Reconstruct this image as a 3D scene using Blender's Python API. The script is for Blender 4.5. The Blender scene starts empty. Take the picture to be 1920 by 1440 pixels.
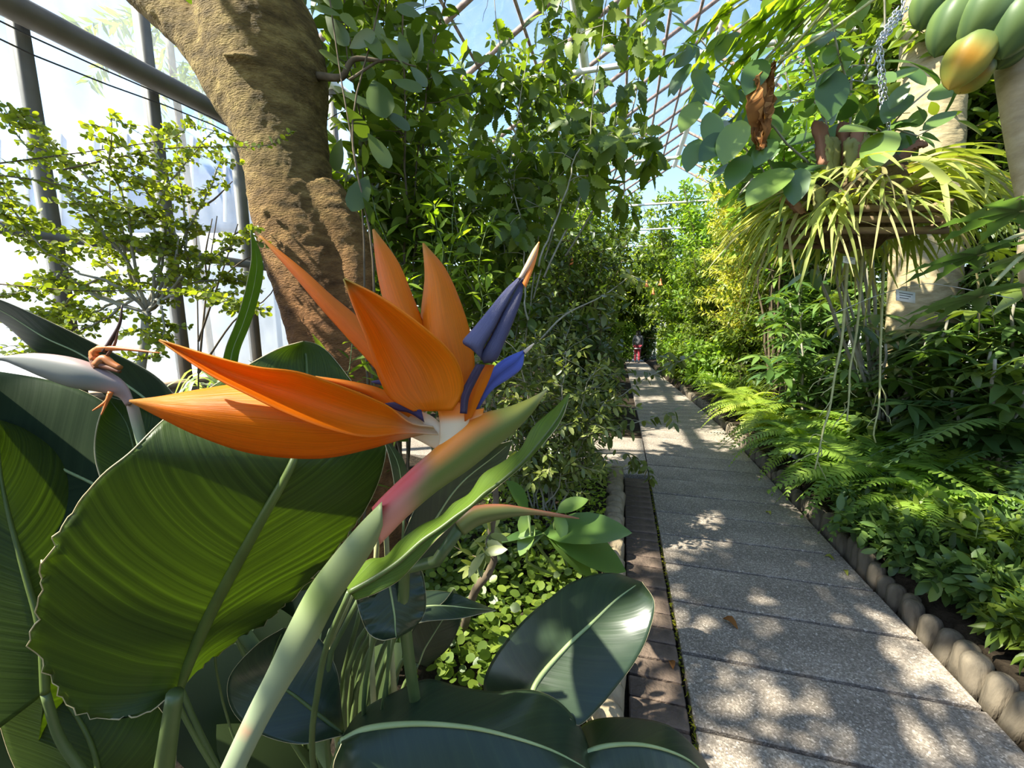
import bpy, bmesh, math, random
import numpy as np
from mathutils import Matrix, Vector

# ------------------------------------------------------------------ camera, sky, sun, exposure
F = 770.0                      # focal length in pixels of a 1920 x 1440 frame
CAM_H = 1.40
PITCH = math.atan(120.0 / F)
scene = bpy.context.scene
COL = scene.collection

cam_data = bpy.data.cameras.new('camera')
cam_data.sensor_fit = 'HORIZONTAL'
cam_data.sensor_width = 36.0
cam_data.lens = F * 36.0 / 1920.0
cam_data.clip_start = 0.02
cam_data.clip_end = 400
cam = bpy.data.objects.new('camera', cam_data)
COL.objects.link(cam)
cam.location = (0, 0, CAM_H)
cam.rotation_euler = (math.pi / 2 - PITCH, 0, 0)
scene.camera = cam

SUN_AZ = math.radians(-103)     # measured from straight ahead, negative = to the left
SUN_EL = math.radians(50)
SUN = np.array([math.sin(SUN_AZ) * math.cos(SUN_EL), math.cos(SUN_AZ) * math.cos(SUN_EL), math.sin(SUN_EL)])

world = bpy.data.worlds.new('world')
scene.world = world
world.use_nodes = True
wn, wl = world.node_tree.nodes, world.node_tree.links
wn.clear()
sky = wn.new('ShaderNodeTexSky')
sky.sky_type = 'NISHITA'
sky.sun_disc = False
sky.sun_elevation = SUN_EL
sky.sun_rotation = SUN_AZ
sky.air_density = 1.0
sky.dust_density = 0.5
sky.ozone_density = 2.0
bg = wn.new('ShaderNodeBackground')
bg.inputs['Strength'].default_value = 0.215
wo = wn.new('ShaderNodeOutputWorld')
hs = wn.new('ShaderNodeHueSaturation')
hs.inputs['Saturation'].default_value = 1.05
wl.new(sky.outputs[0], hs.inputs['Color'])
wl.new(hs.outputs[0], bg.inputs[0])
wl.new(bg.outputs[0], wo.inputs[0])

sun_data = bpy.data.lights.new('sun', 'SUN')
sun_data.energy = 10.5
sun_data.angle = math.radians(0.7)
sun_data.color = (1.0, 0.91, 0.76)
sun = bpy.data.objects.new('sun', sun_data)
COL.objects.link(sun)
sun.rotation_euler = Vector(SUN).to_track_quat('Z', 'Y').to_euler()

vs = scene.view_settings
vs.view_transform = 'Standard'
vs.look = 'None'
vs.exposure = 1.06
vs.gamma = 1.0
vs.use_curve_mapping = False

# ------------------------------------------------------------------ coordinates
SP, CP = math.sin(PITCH), math.cos(PITCH)


def at(px, py, d):
    """world point seen at pixel px, py at distance d along the view axis (arrays welcome)"""
    a = (np.asarray(px, float) - 960) / F
    b = (720 - np.asarray(py, float)) / F
    d = np.asarray(d, float)
    return np.stack(np.broadcast_arrays(d * a, d * (CP + b * SP), CAM_H + d * (-SP + b * CP)), -1)


PA = math.radians(14.74)       # the path runs this far to the right of the view axis
PU = np.array([math.sin(PA), math.cos(PA)])
PV = np.array([math.cos(PA), -math.sin(PA)])


def ramp(u):
    """the path goes gently downhill beyond six metres"""
    x = np.maximum(np.asarray(u, float) - 5.5, 0)
    return -0.050 * (np.sqrt(x * x + 0.5) - math.sqrt(0.5))


def uv3(u, v, z=0.0):
    """point at u along the path, v across it, z above the path there"""
    return np.array([PU[0] * u + PV[0] * v, PU[1] * u + PV[1] * v, float(ramp(u)) + z])


V_L, V_R = 0.305, 1.335        # path edges
V_B = 0.078                    # outer edge of the brick course
WALL_V, EAVE, RIDGE_V, SLOPE = -4.0, 4.6, 2.0, 0.6
WALL_R = 8.0


def ground_z(u, v):
    u = np.asarray(u, float)
    v = np.asarray(v, float)
    bank = 0.10 + 0.30 * np.clip((v - 1.5) / 2.5, 0, 1)
    z = np.where(v > 1.43, bank, np.where(v < 0.0, 0.04, -0.06))
    side = (u > 3.72) & (u < 5.05) & (v < 0.3)
    z = np.where(side, -0.06, z)
    return z


def gpt(u, v):
    return uv3(u, v, float(ground_z(u, v)))


# ------------------------------------------------------------------ object helpers
WLOC = {}


def tag(o, label=None, cat=None, group=None, kind=None):
    if label: o['label'] = label
    if cat: o['category'] = cat
    if group: o['group'] = group
    if kind: o['kind'] = kind
    return o


def empty(name, loc, label=None, cat=None, group=None, kind=None):
    o = bpy.data.objects.new(name, None)
    o.empty_display_size = 0.05
    COL.objects.link(o)
    o.location = loc
    WLOC[o.name] = Vector(loc)
    return tag(o, label, cat, group, kind)


def link(name, me, parent=None, matrix=None):
    o = bpy.data.objects.new(name, me)
    COL.objects.link(o)
    if parent is not None:
        o.parent = parent
        o.matrix_parent_inverse = Matrix.Translation(-WLOC.get(parent.name, Vector((0, 0, 0))))
    if matrix is not None:
        o.matrix_basis = matrix
    return o


def mesh(name, V, Fs, mat, uv=None, col=None, rnd=None, smooth=True):
    """V (n,3); Fs array (m,k) or list of such arrays; uv / col / rnd per vertex"""
    V = np.ascontiguousarray(V, np.float32).reshape(-1, 3)
    if not isinstance(Fs, list):
        Fs = [Fs]
    Fs = [np.asarray(f, np.int32) for f in Fs if len(f)]
    me = bpy.data.meshes.new(name)
    me.vertices.add(len(V))
    me.vertices.foreach_set('co', V.ravel())
    idx = np.concatenate([f.ravel() for f in Fs])
    tot = np.concatenate([np.full(len(f), f.shape[1], np.int32) for f in Fs])
    st = np.concatenate([[0], np.cumsum(tot)[:-1]]).astype(np.int32)
    me.loops.add(len(idx))
    me.loops.foreach_set('vertex_index', idx)
    me.polygons.add(len(tot))
    me.polygons.foreach_set('loop_start', st)
    if smooth:
        me.polygons.foreach_set('use_smooth', np.ones(len(tot), bool))
    if uv is not None:
        l = me.uv_layers.new(name='UVMap')
        l.data.foreach_set('uv', np.asarray(uv, np.float32)[idx].ravel())
    if col is not None:
        a = me.color_attributes.new('col', 'FLOAT_COLOR', 'POINT')
        c = np.ones((len(V), 4), np.float32)
        c[:, :3] = col
        a.data.foreach_set('color', c.ravel())
    if rnd is not None:
        a = me.attributes.new('rnd', 'FLOAT', 'POINT')
        a.data.foreach_set('value', np.asarray(rnd, np.float32))
    me.update(calc_edges=True)
    if mat is not None:
        me.materials.append(mat)
    return me


def part(name, V, Fs, mat, parent=None, label=None, kind=None, **k):
    o = link(name, mesh(name, V, Fs, mat, **k), parent)
    return tag(o, label, None, None, kind)


def solid(o, t, offset=0.0):
    m = o.modifiers.new('thickness', 'SOLIDIFY')
    m.thickness = t
    m.offset = offset
    return o


def merge(L):
    Vs, Fo, n = [], {}, 0
    for V, Fc in L:
        V = np.asarray(V).reshape(-1, 3)
        Vs.append(V)
        for f in (Fc if isinstance(Fc, list) else [Fc]):
            f = np.asarray(f)
            if len(f):
                Fo.setdefault(f.shape[1], []).append(f + n)
        n += len(V)
    return np.concatenate(Vs), [np.concatenate(x) for x in Fo.values()]


def box(c, ax, ay, az):
    """box with centre c and half-axis vectors"""
    c, ax, ay, az = [np.asarray(x, float) for x in (c, ax, ay, az)]
    V = np.array([c + sx * ax + sy * ay + sz * az for sz in (-1, 1) for sy in (-1, 1) for sx in (-1, 1)])
    Fc = np.array([[0, 2, 3, 1], [4, 5, 7, 6], [0, 1, 5, 4], [2, 6, 7, 3], [0, 4, 6, 2], [1, 3, 7, 5]])
    return V, Fc


def bbox_mesh(name, hx, hy, hz, mat, bev=0.006):
    """bevelled box mesh around the origin"""
    bm = bmesh.new()
    bmesh.ops.create_cube(bm, size=2.0)
    for v in bm.verts:
        v.co = (v.co.x * hx, v.co.y * hy, v.co.z * hz)
    bmesh.ops.bevel(bm, geom=bm.edges[:], offset=bev, segments=1, affect='EDGES')
    me = bpy.data.meshes.new(name)
    bm.to_mesh(me)
    bm.free()
    me.materials.append(mat)
    return me


def spline(P, n):
    """n points of a smooth curve through P (any dimension), even in chord length"""
    P = np.asarray(P, float)
    if len(P) == 2:
        t = np.linspace(0, 1, n)[:, None]
        return P[0] * (1 - t) + P[1] * t
    Q = np.vstack([2 * P[0] - P[1], P, 2 * P[-1] - P[-2]])
    out = []
    m = max(6, 3 * n // len(P))
    for i in range(1, len(Q) - 2):
        t = np.linspace(0, 1, m, endpoint=False)[:, None]
        a, b, c, d = Q[i - 1], Q[i], Q[i + 1], Q[i + 2]
        out.append(0.5 * (2 * b + (c - a) * t + (2 * a - 5 * b + 4 * c - d) * t ** 2 + (3 * b - a - 3 * c + d) * t ** 3))
    out.append(P[-1:])
    C = np.concatenate(out)
    s = np.concatenate([[0], np.cumsum(np.linalg.norm(np.diff(C[:, :3], axis=0), axis=1))])
    q = np.linspace(0, s[-1], n)
    return np.stack([np.interp(q, s, C[:, k]) for k in range(C.shape[1])], -1)


def norm(a):
    a = np.asarray(a, float)
    return a / np.maximum(np.linalg.norm(a, axis=-1, keepdims=True), 1e-9)


def tube(P, r, seg=8, cap=True):
    P = np.asarray(P, float)
    n = len(P)
    r = np.broadcast_to(np.asarray(r, float), (n,))
    T = np.gradient(P, axis=0)
    T = norm(T)
    ref = np.array([0, 0, 1.0]) if abs(T[0][2]) < 0.9 else np.array([1.0, 0, 0])
    A = np.zeros_like(P)
    a = norm(np.cross(T[0], ref))
    for i in range(n):
        a = a - T[i] * np.dot(a, T[i])
        a = a / max(np.linalg.norm(a), 1e-9)
        A[i] = a
    B = np.cross(T, A)
    th = np.linspace(0, 2 * math.pi, seg, endpoint=False)
    V = P[:, None] + r[:, None, None] * (A[:, None] * np.cos(th)[None, :, None] + B[:, None] * np.sin(th)[None, :, None])
    V = V.reshape(-1, 3)
    i = np.arange(n - 1)[:, None] * seg
    j = np.arange(seg)[None, :]
    k = (j + 1) % seg
    Q = np.stack([i + j, i + k, i + seg + k, i + seg + j], -1).reshape(-1, 4)
    if not cap:
        return V, [Q]
    V = np.vstack([V, P[:1], P[-1:]])
    c0, c1 = n * seg, n * seg + 1
    j = np.arange(seg)
    k = (j + 1) % seg
    T3 = np.concatenate([np.stack([np.full(seg, c0), k, j], -1), np.stack([np.full(seg, c1), (n - 1) * seg + j, (n - 1) * seg + k], -1)])
    return V, [Q, T3]


def lathe(prof, seg=16):
    """prof list of (r, z) -> closed body of revolution round z"""
    P = np.array([[0, 0, z] for r, z in prof])
    th = np.linspace(0, 2 * math.pi, seg, endpoint=False)
    V = np.array([[r * math.cos(t), r * math.sin(t), z] for r, z in prof for t in th])
    n = len(prof)
    i = np.arange(n - 1)[:, None] * seg
    j = np.arange(seg)[None, :]
    k = (j + 1) % seg
    return V, [np.stack([i + j, i + k, i + seg + k, i + seg + j], -1).reshape(-1, 4)]


def grid_faces(nr, nc):
    i = np.arange(nr - 1)[:, None] * nc
    j = np.arange(nc - 1)[None, :]
    return np.stack([i + j, i + j + 1, i + nc + j + 1, i + nc + j], -1).reshape(-1, 4)


def sheet(EL, ER, depth, nr=40, nc=17, mid=None):
    """blade between two outline edges (pixel polylines from base to tip); depth(s, t) gives its distance"""
    L, R = spline(EL, nr), spline(ER, nr)
    M = spline(mid, nr) if mid is not None else (L + R) / 2
    s = np.linspace(-1, 1, nc)
    t = np.linspace(0, 1, nr)
    S, T = np.meshgrid(s, t)
    w = np.abs(S)[..., None]
    E = np.where(S[..., None] < 0, L[:, None], R[:, None])
    PX = M[:, None] * (1 - w) + E * w
    D = depth(S, T)
    V = at(PX[..., 0], PX[..., 1], D).reshape(-1, 3)
    return V, grid_faces(nr, nc), np.stack([S.ravel() * 0.5 + 0.5, T.ravel()], -1), S.ravel(), T.ravel()


def fat(EL, ER, depth, nr=40, nc=20, flat=0.8):
    """round-bodied solid between two outline edges"""
    L, R = spline(EL, nr), spline(ER, nr)
    M, H = (L + R) / 2, (R - L) / 2
    hw = np.linalg.norm(H, axis=1)
    th = np.linspace(0, 2 * math.pi, nc, endpoint=False)
    t = np.linspace(0, 1, nr)
    d0 = depth(t) if callable(depth) else np.full(nr, depth)
    PX = M[:, None] + H[:, None] * np.cos(th)[None, :, None]
    D = d0[:, None] - (hw / F * d0 * flat)[:, None] * np.sin(th)[None]
    V = at(PX[..., 0], PX[..., 1], D).reshape(-1, 3)
    i = np.arange(nr - 1)[:, None] * nc
    j = np.arange(nc)[None]
    k = (j + 1) % nc
    Q = np.stack([i + j, i + k, i + nc + k, i + nc + j], -1).reshape(-1, 4)
    V = np.vstack([V, V[:nc].mean(0), V[-nc:].mean(0)])
    j = np.arange(nc)
    k = (j + 1) % nc
    c0 = nr * nc
    T3 = np.concatenate([np.stack([np.full(nc, c0), k, j], -1), np.stack([np.full(nc, c0 + 1), (nr - 1) * nc + j, (nr - 1) * nc + k], -1)])
    s = np.concatenate([np.tile(np.cos(th), nr), [0, 0]])
    tt = np.concatenate([np.repeat(t, nc), [0, 1]])
    return V, [Q, T3], s, tt


# ------------------------------------------------------------------ materials
def mat_new(name):
    m = bpy.data.materials.new(name)
    m.use_nodes = True
    n, l = m.node_tree.nodes, m.node_tree.links
    n.clear()
    out = n.new('ShaderNodeOutputMaterial')
    return m, n, l, out


def N(n, t, **k):
    x = n.new(t)
    for a, b in k.items():
        setattr(x, a, b)
    return x


def ramp_node(n, stops):
    r = n.new('ShaderNodeValToRGB')
    e = r.color_ramp.elements
    while len(e) < len(stops):
        e.new(0.5)
    for i, (p, c) in enumerate(stops):
        e[i].position = p
        e[i].color = (c[0], c[1], c[2], 1)
    return r


def principled(n, l, out, rough=0.5, spec=0.5, metallic=0.0):
    b = n.new('ShaderNodeBsdfPrincipled')
    b.inputs['Roughness'].default_value = rough
    b.inputs['Specular IOR Level'].default_value = spec
    b.inputs['Metallic'].default_value = metallic
    l.new(b.outputs[0], out.inputs[0])
    return b


def simple(name, c1, c2=None, rough=0.6, spec=0.4, scale=8.0, metallic=0.0, bump=0.0, bscale=30.0, stretch=(1, 1, 1), detail=6):
    """noise-mottled opaque material in object space"""
    m, n, l, out = mat_new(name)
    b = principled(n, l, out, rough, spec, metallic)
    tc = N(n, 'ShaderNodeTexCoord')
    mp = N(n, 'ShaderNodeMapping')
    mp.inputs['Scale'].default_value = stretch
    l.new(tc.outputs['Object'], mp.inputs[0])
    nz = N(n, 'ShaderNodeTexNoise')
    nz.inputs['Scale'].default_value = scale
    nz.inputs['Detail'].default_value = detail
    l.new(mp.outputs[0], nz.inputs['Vector'])
    r = ramp_node(n, [(0.3, c1), (0.7, c2 or c1)])
    l.new(nz.outputs['Fac'], r.inputs[0])
    l.new(r.outputs[0], b.inputs['Base Color'])
    if bump:
        nb = N(n, 'ShaderNodeTexNoise')
        nb.inputs['Scale'].default_value = bscale
        nb.inputs['Detail'].default_value = 6
        l.new(mp.outputs[0], nb.inputs['Vector'])
        bp = N(n, 'ShaderNodeBump')
        bp.inputs['Strength'].default_value = bump
        bp.inputs['Distance'].default_value = 0.02
        l.new(nb.outputs['Fac'], bp.inputs['Height'])
        l.new(bp.outputs[0], b.inputs['Normal'])
    return m


def leaf_mat(name, c1, c2, c3=None, rough=0.42, spec=0.45, trans=0.38, glow=1.7):
    """foliage: per-leaf colour variation, gloss, light passing through"""
    m, n, l, out = mat_new(name)
    at_ = N(n, 'ShaderNodeAttribute', attribute_name='rnd')
    oi = N(n, 'ShaderNodeObjectInfo')
    ad = N(n, 'ShaderNodeMath', operation='ADD')
    fr = N(n, 'ShaderNodeMath', operation='FRACT')
    l.new(at_.outputs['Fac'], ad.inputs[0])
    l.new(oi.outputs['Random'], ad.inputs[1])
    l.new(ad.outputs[0], fr.inputs[0])
    r = ramp_node(n, [(0.0, c1), (0.6, c2), (1.0, c3 or c2)])
    l.new(fr.outputs[0], r.inputs[0])
    b = n.new('ShaderNodeBsdfPrincipled')
    b.inputs['Roughness'].default_value = rough
    b.inputs['Specular IOR Level'].default_value = spec
    l.new(r.outputs[0], b.inputs['Base Color'])
    tr = N(n, 'ShaderNodeBsdfTranslucent')
    mx = N(n, 'ShaderNodeMix', data_type='RGBA', blend_type='MULTIPLY')
    mx.inputs['Factor'].default_value = 1.0
    mx.inputs['B'].default_value = (glow * 1.15, glow * 1.15, glow * 0.35, 1)
    l.new(r.outputs[0], mx.inputs['A'])
    l.new(mx.outputs['Result'], tr.inputs['Color'])
    ms = N(n, 'ShaderNodeMixShader')
    ms.inputs[0].default_value = trans
    l.new(b.outputs[0], ms.inputs[1])
    l.new(tr.outputs[0], ms.inputs[2])
    l.new(ms.outputs[0], out.inputs[0])
    return m


def blade_mat(name, c1, c2, rough=0.35, spec=0.5, trans=0.35, tcol=(0.22, 0.36, 0.03), veins=70.0, slant=0.25, bump=0.35, rib=(0.25, 0.36, 0.12)):
    """big banana-like blade: fine veins running out from the midrib (UV: x across, y along)"""
    m, n, l, out = mat_new(name)
    tc = N(n, 'ShaderNodeTexCoord')
    sx = N(n, 'ShaderNodeSeparateXYZ')
    l.new(tc.outputs['UV'], sx.inputs[0])
    a = N(n, 'ShaderNodeMath', operation='SUBTRACT')
    a.inputs[1].default_value = 0.5
    l.new(sx.outputs['X'], a.inputs[0])
    ab = N(n, 'ShaderNodeMath', operation='ABSOLUTE')
    l.new(a.outputs[0], ab.inputs[0])
    ml = N(n, 'ShaderNodeMath', operation='MULTIPLY_ADD')
    ml.inputs[1].default_value = -slant * 2
    l.new(ab.outputs[0], ml.inputs[0])
    l.new(sx.outputs['Y'], ml.inputs[2])
    cb = N(n, 'ShaderNodeCombineXYZ')
    l.new(ml.outputs[0], cb.inputs['X'])
    nz = N(n, 'ShaderNodeTexNoise', noise_dimensions='2D')
    nz.inputs['Scale'].default_value = veins
    nz.inputs['Detail'].default_value = 3
    l.new(cb.outputs[0], nz.inputs['Vector'])
    n2 = N(n, 'ShaderNodeTexNoise')
    n2.inputs['Scale'].default_value = 9
    n2.inputs['Detail'].default_value = 5
    l.new(tc.outputs['Object'], n2.inputs['Vector'])
    r = ramp_node(n, [(0.3, c1), (0.72, c2)])
    mxv = N(n, 'ShaderNodeMath', operation='MULTIPLY_ADD')
    mxv.inputs[1].default_value = 0.55
    l.new(nz.outputs['Fac'], mxv.inputs[0])
    hl = N(n, 'ShaderNodeMath', operation='MULTIPLY')
    hl.inputs[1].default_value = 0.45
    l.new(n2.outputs['Fac'], hl.inputs[0])
    l.new(hl.outputs[0], mxv.inputs[2])
    l.new(mxv.outputs[0], r.inputs[0])
    b = n.new('ShaderNodeBsdfPrincipled')
    b.inputs['Roughness'].default_value = rough
    b.inputs['Specular IOR Level'].default_value = spec
    l.new(r.outputs[0], b.inputs['Base Color'])
    bp = N(n, 'ShaderNodeBump')
    bp.inputs['Strength'].default_value = bump
    bp.inputs['Distance'].default_value = 0.002
    l.new(nz.outputs['Fac'], bp.inputs['Height'])
    l.new(bp.outputs[0], b.inputs['Normal'])
    tr = N(n, 'ShaderNodeBsdfTranslucent')
    nf = N(n, 'ShaderNodeTexNoise', noise_dimensions='2D')
    nf.inputs['Scale'].default_value = veins * 3.2
    nf.inputs['Detail'].default_value = 1
    l.new(cb.outputs[0], nf.inputs['Vector'])
    fine = ramp_node(n, [(0.0, (0, 0, 0)), (0.60, (0, 0, 0)), (0.70, (1, 1, 1))])
    l.new(nf.outputs['Fac'], fine.inputs[0])
    addv = N(n, 'ShaderNodeMath', operation='MULTIPLY_ADD')
    addv.inputs[1].default_value = 0.15
    l.new(fine.outputs[0], addv.inputs[0])
    l.new(nz.outputs['Fac'], addv.inputs[2])
    tv = ramp_node(n, [(0.3, tuple(x * 0.6 for x in tcol)), (0.65, tcol), (0.95, tuple(min(1, x * 1.8) for x in tcol))])
    l.new(addv.outputs[0], tv.inputs[0])
    l.new(tv.outputs[0], tr.inputs['Color'])
    ms = N(n, 'ShaderNodeMixShader')
    ms.inputs[0].default_value = trans
    l.new(b.outputs[0], ms.inputs[1])
    l.new(tr.outputs[0], ms.inputs[2])
    l.new(ms.outputs[0], out.inputs[0])
    return m


def vcol_mat(name, rough=0.4, spec=0.4, trans=0.0, tmul=(1, 1, 1), streak=0.0, bump=0.0, sss=0.0):
    """colour taken from the thing's own painted colour attribute"""
    m, n, l, out = mat_new(name)
    c = N(n, 'ShaderNodeAttribute', attribute_name='col')
    b = n.new('ShaderNodeBsdfPrincipled')
    b.inputs['Roughness'].default_value = rough
    b.inputs['Specular IOR Level'].default_value = spec
    src = c.outputs['Color']
    if streak or bump:
        tc = N(n, 'ShaderNodeTexCoord')
        mp = N(n, 'ShaderNodeMapping')
        mp.inputs['Scale'].default_value = (55, 2.0, 1)
        l.new(tc.outputs['UV'], mp.inputs[0])
        nz = N(n, 'ShaderNodeTexNoise')
        nz.inputs['Scale'].default_value = 1.0
        nz.inputs['Detail'].default_value = 3
        l.new(mp.outputs[0], nz.inputs['Vector'])
        if streak:
            rr = ramp_node(n, [(0.25, (1 - streak,) * 3), (0.75, (1, 1, 1))])
            l.new(nz.outputs['Fac'], rr.inputs[0])
            mm = N(n, 'ShaderNodeMix', data_type='RGBA', blend_type='MULTIPLY')
            mm.inputs['Factor'].default_value = 1
            l.new(src, mm.inputs['A'])
            l.new(rr.outputs[0], mm.inputs['B'])
            src = mm.outputs['Result']
        if bump:
            bp = N(n, 'ShaderNodeBump')
            bp.inputs['Strength'].default_value = bump
            bp.inputs['Distance'].default_value = 0.001
            l.new(nz.outputs['Fac'], bp.inputs['Height'])
            l.new(bp.outputs[0], b.inputs['Normal'])
    l.new(src, b.inputs['Base Color'])
    if trans:
        tr = N(n, 'ShaderNodeBsdfTranslucent')
        mm = N(n, 'ShaderNodeMix', data_type='RGBA', blend_type='MULTIPLY')
        mm.inputs['Factor'].default_value = 1
        mm.inputs['B'].default_value = (*tmul, 1)
        l.new(src, mm.inputs['A'])
        l.new(mm.outputs['Result'], tr.inputs['Color'])
        ms = N(n, 'ShaderNodeMixShader')
        ms.inputs[0].default_value = trans
        l.new(b.outputs[0], ms.inputs[1])
        l.new(tr.outputs[0], ms.inputs[2])
        l.new(ms.outputs[0], out.inputs[0])
    else:
        l.new(b.outputs[0], out.inputs[0])
    return m


def glass_mat(name, dust, tint=(0.93, 0.96, 0.97)):
    """greenhouse glass: clear with a film of dust that catches the light"""
    m, n, l, out = mat_new(name)
    tp = N(n, 'ShaderNodeBsdfTransparent')
    tp.inputs[0].default_value = (*tint, 1)
    tl = N(n, 'ShaderNodeBsdfTranslucent')
    tl.inputs[0].default_value = (0.86, 0.92, 1.0, 1)
    gl = N(n, 'ShaderNodeBsdfGlossy')
    gl.inputs['Roughness'].default_value = 0.05
    tc = N(n, 'ShaderNodeTexCoord')
    mp = N(n, 'ShaderNodeMapping')
    mp.inputs['Scale'].default_value = (3, 3, 1.2)
    l.new(tc.outputs['Object'], mp.inputs[0])
    nz = N(n, 'ShaderNodeTexNoise')
    nz.inputs['Scale'].default_value = 1.5
    nz.inputs['Detail'].default_value = 6
    l.new(mp.outputs[0], nz.inputs['Vector'])
    r = N(n, 'ShaderNodeMapRange')
    r.inputs['From Min'].default_value = 0.3
    r.inputs['From Max'].default_value = 0.75
    r.inputs['To Min'].default_value = dust * 0.5
    r.inputs['To Max'].default_value = dust * 1.5
    l.new(nz.outputs['Fac'], r.inputs[0])
    m1 = N(n, 'ShaderNodeMixShader')
    l.new(r.outputs[0], m1.inputs[0])
    l.new(tp.outputs[0], m1.inputs[1])
    l.new(tl.outputs[0], m1.inputs[2])
    m2 = N(n, 'ShaderNodeMixShader')
    m2.inputs[0].default_value = 0.05
    l.new(m1.outputs[0], m2.inputs[1])
    l.new(gl.outputs[0], m2.inputs[2])
    l.new(m2.outputs[0], out.inputs[0])
    return m


def slab_mat():
    """exposed-aggregate concrete: grey with pale and dark grains"""
    m, n, l, out = mat_new('aggregate_concrete')
    b = principled(n, l, out, 0.8, 0.3)
    tc = N(n, 'ShaderNodeTexCoord')
    vo = N(n, 'ShaderNodeTexVoronoi')
    vo.inputs['Scale'].default_value = 170
    l.new(tc.outputs['Object'], vo.inputs['Vector'])
    hs = N(n, 'ShaderNodeSeparateColor')
    l.new(vo.outputs['Color'], hs.inputs[0])
    r = ramp_node(n, [(0.0, (0.165, 0.138, 0.112)), (0.55, (0.265, 0.225, 0.186)), (0.88, (0.35, 0.30, 0.25)), (1.0, (0.56, 0.49, 0.42))])
    l.new(hs.outputs[0], r.inputs[0])
    nz = N(n, 'ShaderNodeTexNoise')
    nz.inputs['Scale'].default_value = 3.5
    nz.inputs['Detail'].default_value = 8
    l.new(tc.outputs['Object'], nz.inputs['Vector'])
    r2 = ramp_node(n, [(0.3, (0.72, 0.70, 0.68)), (0.7, (1.1, 1.08, 1.05))])
    l.new(nz.outputs['Fac'], r2.inputs[0])
    mm = N(n, 'ShaderNodeMix', data_type='RGBA', blend_type='MULTIPLY')
    mm.inputs['Factor'].default_value = 1
    l.new(r.outputs[0], mm.inputs['A'])
    l.new(r2.outputs[0], mm.inputs['B'])
    l.new(mm.outputs['Result'], b.inputs['Base Color'])
    bp = N(n, 'ShaderNodeBump')
    bp.inputs['Strength'].default_value = 0.5
    bp.inputs['Distance'].default_value = 0.003
    l.new(vo.outputs['Distance'], bp.inputs['Height'])
    l.new(bp.outputs[0], b.inputs['Normal'])
    return m


def bark_mat(name, c1, c2, c3, low=None, zlo=1.4, zhi=2.2, ring=60.0, bump=0.9):
    """bark with fine cross-ridges; optional second colour towards the foot"""
    m, n, l, out = mat_new(name)
    b = principled(n, l, out, 0.85, 0.2)
    tc = N(n, 'ShaderNodeTexCoord')
    mp = N(n, 'ShaderNodeMapping')
    mp.inputs['Scale'].default_value = (1.0, 1.0, 2.6)
    l.new(tc.outputs['Object'], mp.inputs[0])
    nz = N(n, 'ShaderNodeTexNoise')
    nz.inputs['Scale'].default_value = 7
    nz.inputs['Detail'].default_value = 8
    nz.inputs['Roughness'].default_value = 0.65
    l.new(mp.outputs[0], nz.inputs['Vector'])
    r = ramp_node(n, [(0.28, c1), (0.5, c2), (0.72, c3)])
    l.new(nz.outputs['Fac'], r.inputs[0])
    src = r.outputs[0]
    if low:
        sx = N(n, 'ShaderNodeSeparateXYZ')
        l.new(tc.outputs['Object'], sx.inputs[0])
        mr = N(n, 'ShaderNodeMapRange')
        mr.inputs['From Min'].default_value = zhi
        mr.inputs['From Max'].default_value = zlo
        l.new(sx.outputs['Z'], mr.inputs[0])
        r2 = ramp_node(n, [(0.3, low[0]), (0.7, low[1])])
        l.new(nz.outputs['Fac'], r2.inputs[0])
        mx = N(n, 'ShaderNodeMix', data_type='RGBA')
        l.new(mr.outputs[0], mx.inputs['Factor'])
        l.new(src, mx.inputs['A'])
        l.new(r2.outputs[0], mx.inputs['B'])
        src = mx.outputs['Result']
    l.new(src, b.inputs['Base Color'])
    n2 = N(n, 'ShaderNodeTexNoise')
    n2.inputs['Scale'].default_value = ring
    n2.inputs['Detail'].default_value = 5
    mp2 = N(n, 'ShaderNodeMapping')
    mp2.inputs['Scale'].default_value = (0.6, 0.6, 1.6)
    l.new(tc.outputs['Object'], mp2.inputs[0])
    l.new(mp2.outputs[0], n2.inputs['Vector'])
    bp = N(n, 'ShaderNodeBump')
    bp.inputs['Strength'].default_value = bump
    bp.inputs['Distance'].default_value = 0.02
    l.new(n2.outputs['Fac'], bp.inputs['Height'])
    l.new(bp.outputs[0], b.inputs['Normal'])
    return m


M = {}
M['soil'] = simple('soil', (0.012, 0.009, 0.006), (0.045, 0.033, 0.022), 0.95, 0.1, 14, bump=1.0, bscale=40)
M['outside'] = simple('pale_gravel', (0.55, 0.53, 0.50), (0.75, 0.73, 0.70), 0.9, 0.2, 3)
M['slab'] = slab_mat()
M['brick'] = simple('edge_brick', (0.075, 0.055, 0.042), (0.19, 0.135, 0.10), 0.9, 0.2, 9, bump=0.5, bscale=60)
M['mortar'] = simple('joint_sand', (0.02, 0.018, 0.014), (0.06, 0.05, 0.035), 0.95, 0.1, 30)
M['moss'] = leaf_mat('moss', (0.10, 0.13, 0.01), (0.24, 0.24, 0.02), (0.34, 0.30, 0.03), rough=0.8, spec=0.1)
M['log'] = simple('edging_log', (0.16, 0.12, 0.075), (0.42, 0.33, 0.21), 0.9, 0.2, 12, bump=0.6, bscale=35, stretch=(1, 1, 0.25))
M['log2'] = simple('weathered_log', (0.09, 0.075, 0.055), (0.26, 0.21, 0.15), 0.9, 0.2, 12, bump=0.6, bscale=35, stretch=(1, 1, 0.25))
M['frame'] = simple('grey_steel', (0.13, 0.12, 0.10), (0.19, 0.18, 0.155), 0.55, 0.4, 5)
M['pipe'] = simple('painted_pipe', (0.10, 0.088, 0.07), (0.16, 0.145, 0.12), 0.5, 0.4, 4)
M['whiteframe'] = simple('white_paint', (0.55, 0.55, 0.52), (0.72, 0.71, 0.68), 0.5, 0.4, 5)
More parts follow.
